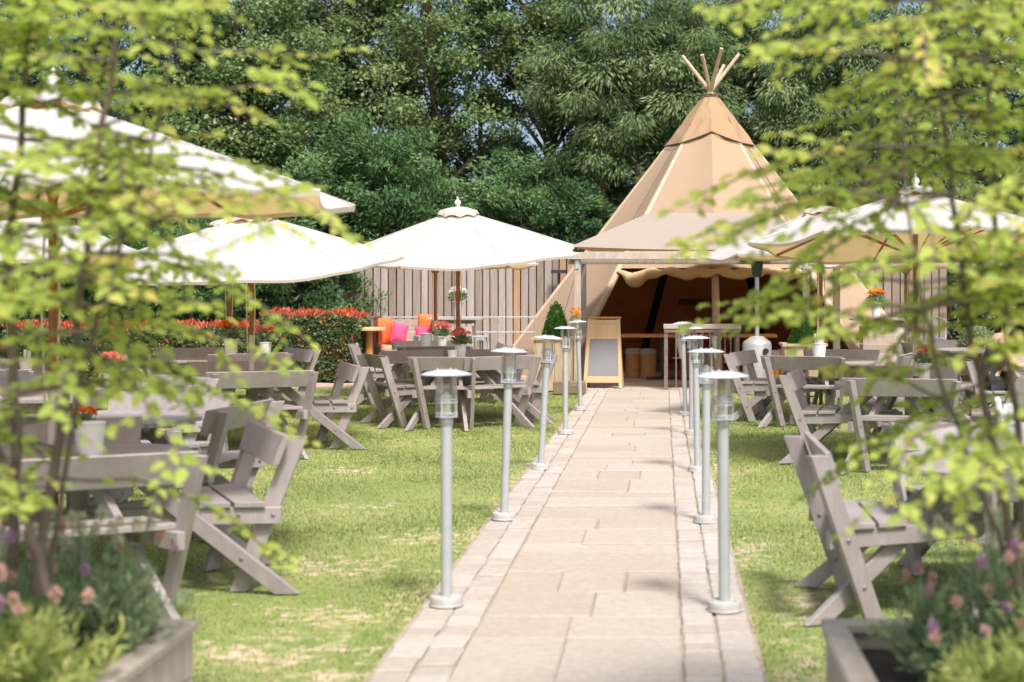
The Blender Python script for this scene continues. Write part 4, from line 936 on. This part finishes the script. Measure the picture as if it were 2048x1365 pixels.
HB=[(-1.70,4.40,'herb',.22,.24,2000,'grey-green lavender with pink buds at the right end of the left planter',9,'lav'),
(-1.95,4.1,'blade',.22,.34,700,'clump of grassy leaves in the middle of the left planter',4,'lav'),
(-2.25,4.45,'herb',.24,.36,2200,'green herb with pale seed heads at the back of the left planter',20,'seed'),
(-1.90,4.55,'herb',.24,.30,1800,'green herb with pale seed heads behind the pink buds on the left',24,'seed'),
(-1.72,3.85,'lime',.22,.24,2600,'yellow-green mound at the front of the left planter',8,'lav'),
(-1.98,3.72,'lime',.26,.36,3200,'taller yellow-green mound with orange-pink buds at the far left front',8,'lav'),
(-2.25,4.0,'herb',.24,.36,2200,'green herb with orange-pink buds beside the shrub stems in the left planter',9,'lav'),
(.82,4.25,'herb',.19,.20,1900,'grey-green lavender at the left end of the right planter',6,'lav'),
(1.08,4.45,'herb',.22,.32,2000,'green herb with pale seed heads at the back of the right planter',18,'seed'),
(1.10,4.15,'herb',.22,.32,2000,'green herb with pink and purple buds below the right shrub',9,'lav'),
(.92,3.75,'lime',.20,.18,2400,'yellow-green mound at the front of the right planter',8,'lav'),
(1.18,3.85,'lime',.22,.30,2200,'yellow-green mound at the right end of the right planter',8,'lav')]
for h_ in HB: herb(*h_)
# ------------------------------------------------------------------ person on the bench of table T
px_,py_=3.66,15.95
pr=empty('person',(px_,py_,0),0,'person in a black vest with tied dark hair sitting at the right edge, arm forward','person')
def skin(name,mat,verts,edges,rad,sub=2,root=0,par=pr):
    me=bpy.data.meshes.new(name); me.from_pydata(verts,edges,[]); me.materials.append(M[mat]); o=bpy.data.objects.new(name,me); col.objects.link(o); o.parent=par
    o.modifiers.new('s','SKIN'); me=o.data
    for i,r in enumerate(rad): me.skin_vertices[0].data[i].radius=(r if isinstance(r,tuple) else (r,r)); me.skin_vertices[0].data[i].use_root=(i==root)
    s=o.modifiers.new('ss','SUBSURF'); s.levels=sub; s.render_levels=sub; return o
# faces +x, leaning forward
bv=[(0,0,.56),(.03,0,.72),(.07,0,.90),(.12,0,1.03),(.16,0,1.10),(.20,0,1.20),(.235,0,1.29),(.22,0,1.36),
 (.11,-.17,1.03),(.17,-.23,.86),(.22,-.25,.76),(.36,-.20,.77),(.46,-.14,.79),
 (.11,.17,1.03),(.18,.24,.84),(.24,.24,.77),(.38,.15,.77),(.47,.08,.79),
 (.05,-.09,.55),(.40,-.11,.56),(.44,-.12,.28),(.42,-.12,.06),(.55,-.12,.04),
 (.05,.09,.55),(.40,.11,.56),(.44,.12,.28),(.42,.12,.06),(.55,.12,.04)]
be=[(0,1),(1,2),(2,3),(3,4),(4,5),(5,6),(6,7),(3,8),(8,9),(9,10),(10,11),(11,12),(3,13),(13,14),(14,15),(15,16),(16,17),
 (0,18),(18,19),(19,20),(20,21),(21,22),(0,23),(23,24),(24,25),(25,26),(26,27)]
br=[(.13,.15),(.10,.12),(.11,.135),(.09,.12),.05,.062,.088,.075,.058,.044,.036,.031,.026,.058,.044,.036,.031,.026,.085,.066,.05,.036,.028,.085,.066,.05,.036,.028]
skin('body','skin',bv,be,br)
for sy,(wx,wy,wz) in ((-1,(.46,-.14,.79)),(1,(.47,.08,.79))):
    for f in range(5):
        o=(f-2)*.019; L_=(.075,.085,.088,.080,.05)[f]; b0=(wx+.045,wy+o,wz); 
        if f==4: b0=(wx+.01,wy+sy*-.03,wz); 
        skin('finger','skin',[b0,(b0[0]+L_*.5,b0[1]+(0 if f<4 else -sy*.02),wz-.004),(b0[0]+L_,b0[1]+(0 if f<4 else -sy*.03),wz-.022)],[(0,1),(1,2)],[.010,.009,.007],1)
    skin('palm','skin',[(wx-.01,wy,wz),(wx+.03,wy,wz),(wx+.06,wy,wz)],[(0,1),(1,2)],[(.024,.03),(.018,.036),(.012,.036)],1)
skin('vest','tank',[(-.005,0,.54),(.025,0,.72),(.07,0,.90),(.095,0,.97),(.12,-.075,1.06),(.12,.075,1.06)],[(0,1),(1,2),(2,3),(3,4),(3,5)],[(.145,.165),(.115,.135),(.125,.148),(.10,.13),(.028,.03),(.028,.03)])
skin('trousers','trousers',[(0,0,.54),(.06,-.09,.55),(.40,-.11,.56),(.44,-.12,.30),(.06,.09,.55),(.40,.11,.56),(.44,.12,.30)],[(0,1),(1,2),(2,3),(0,4),(4,5),(5,6)],[(.14,.16),.098,.078,.062,.098,.078,.062])
skin('hair','hair',[(.19,0,1.27),(.19,0,1.34),(.20,0,1.40),(.12,0,1.43)],[(0,1),(1,2),(2,3)],[.088,.10,.078,.045])
mb=MB(); mb.tube([(.315,0,1.30),(.338,0,1.275),(.31,0,1.262)],[.010,.014,.009],8); mb.build('nose','skin',pr,True)
for sy in (-1,1):
    mb=MB(); mb.lathe([(.002,-.008),(.011,0),(.002,.008)],(.308,sy*.032,1.318),8); mb.build('eye','white',pr,True)
    mb=MB(); mb.tube([(.225,sy*.088,1.27),(.215,sy*.096,1.295),(.232,sy*.09,1.318)],[.008,.012,.008],6); mb.build('ear','skin',pr,True)
mb=MB(); mb.tube([(.298,-.024,1.245),(.308,0,1.242),(.298,.024,1.245)],.007,6); mb.build('mouth','pad',pr,True)
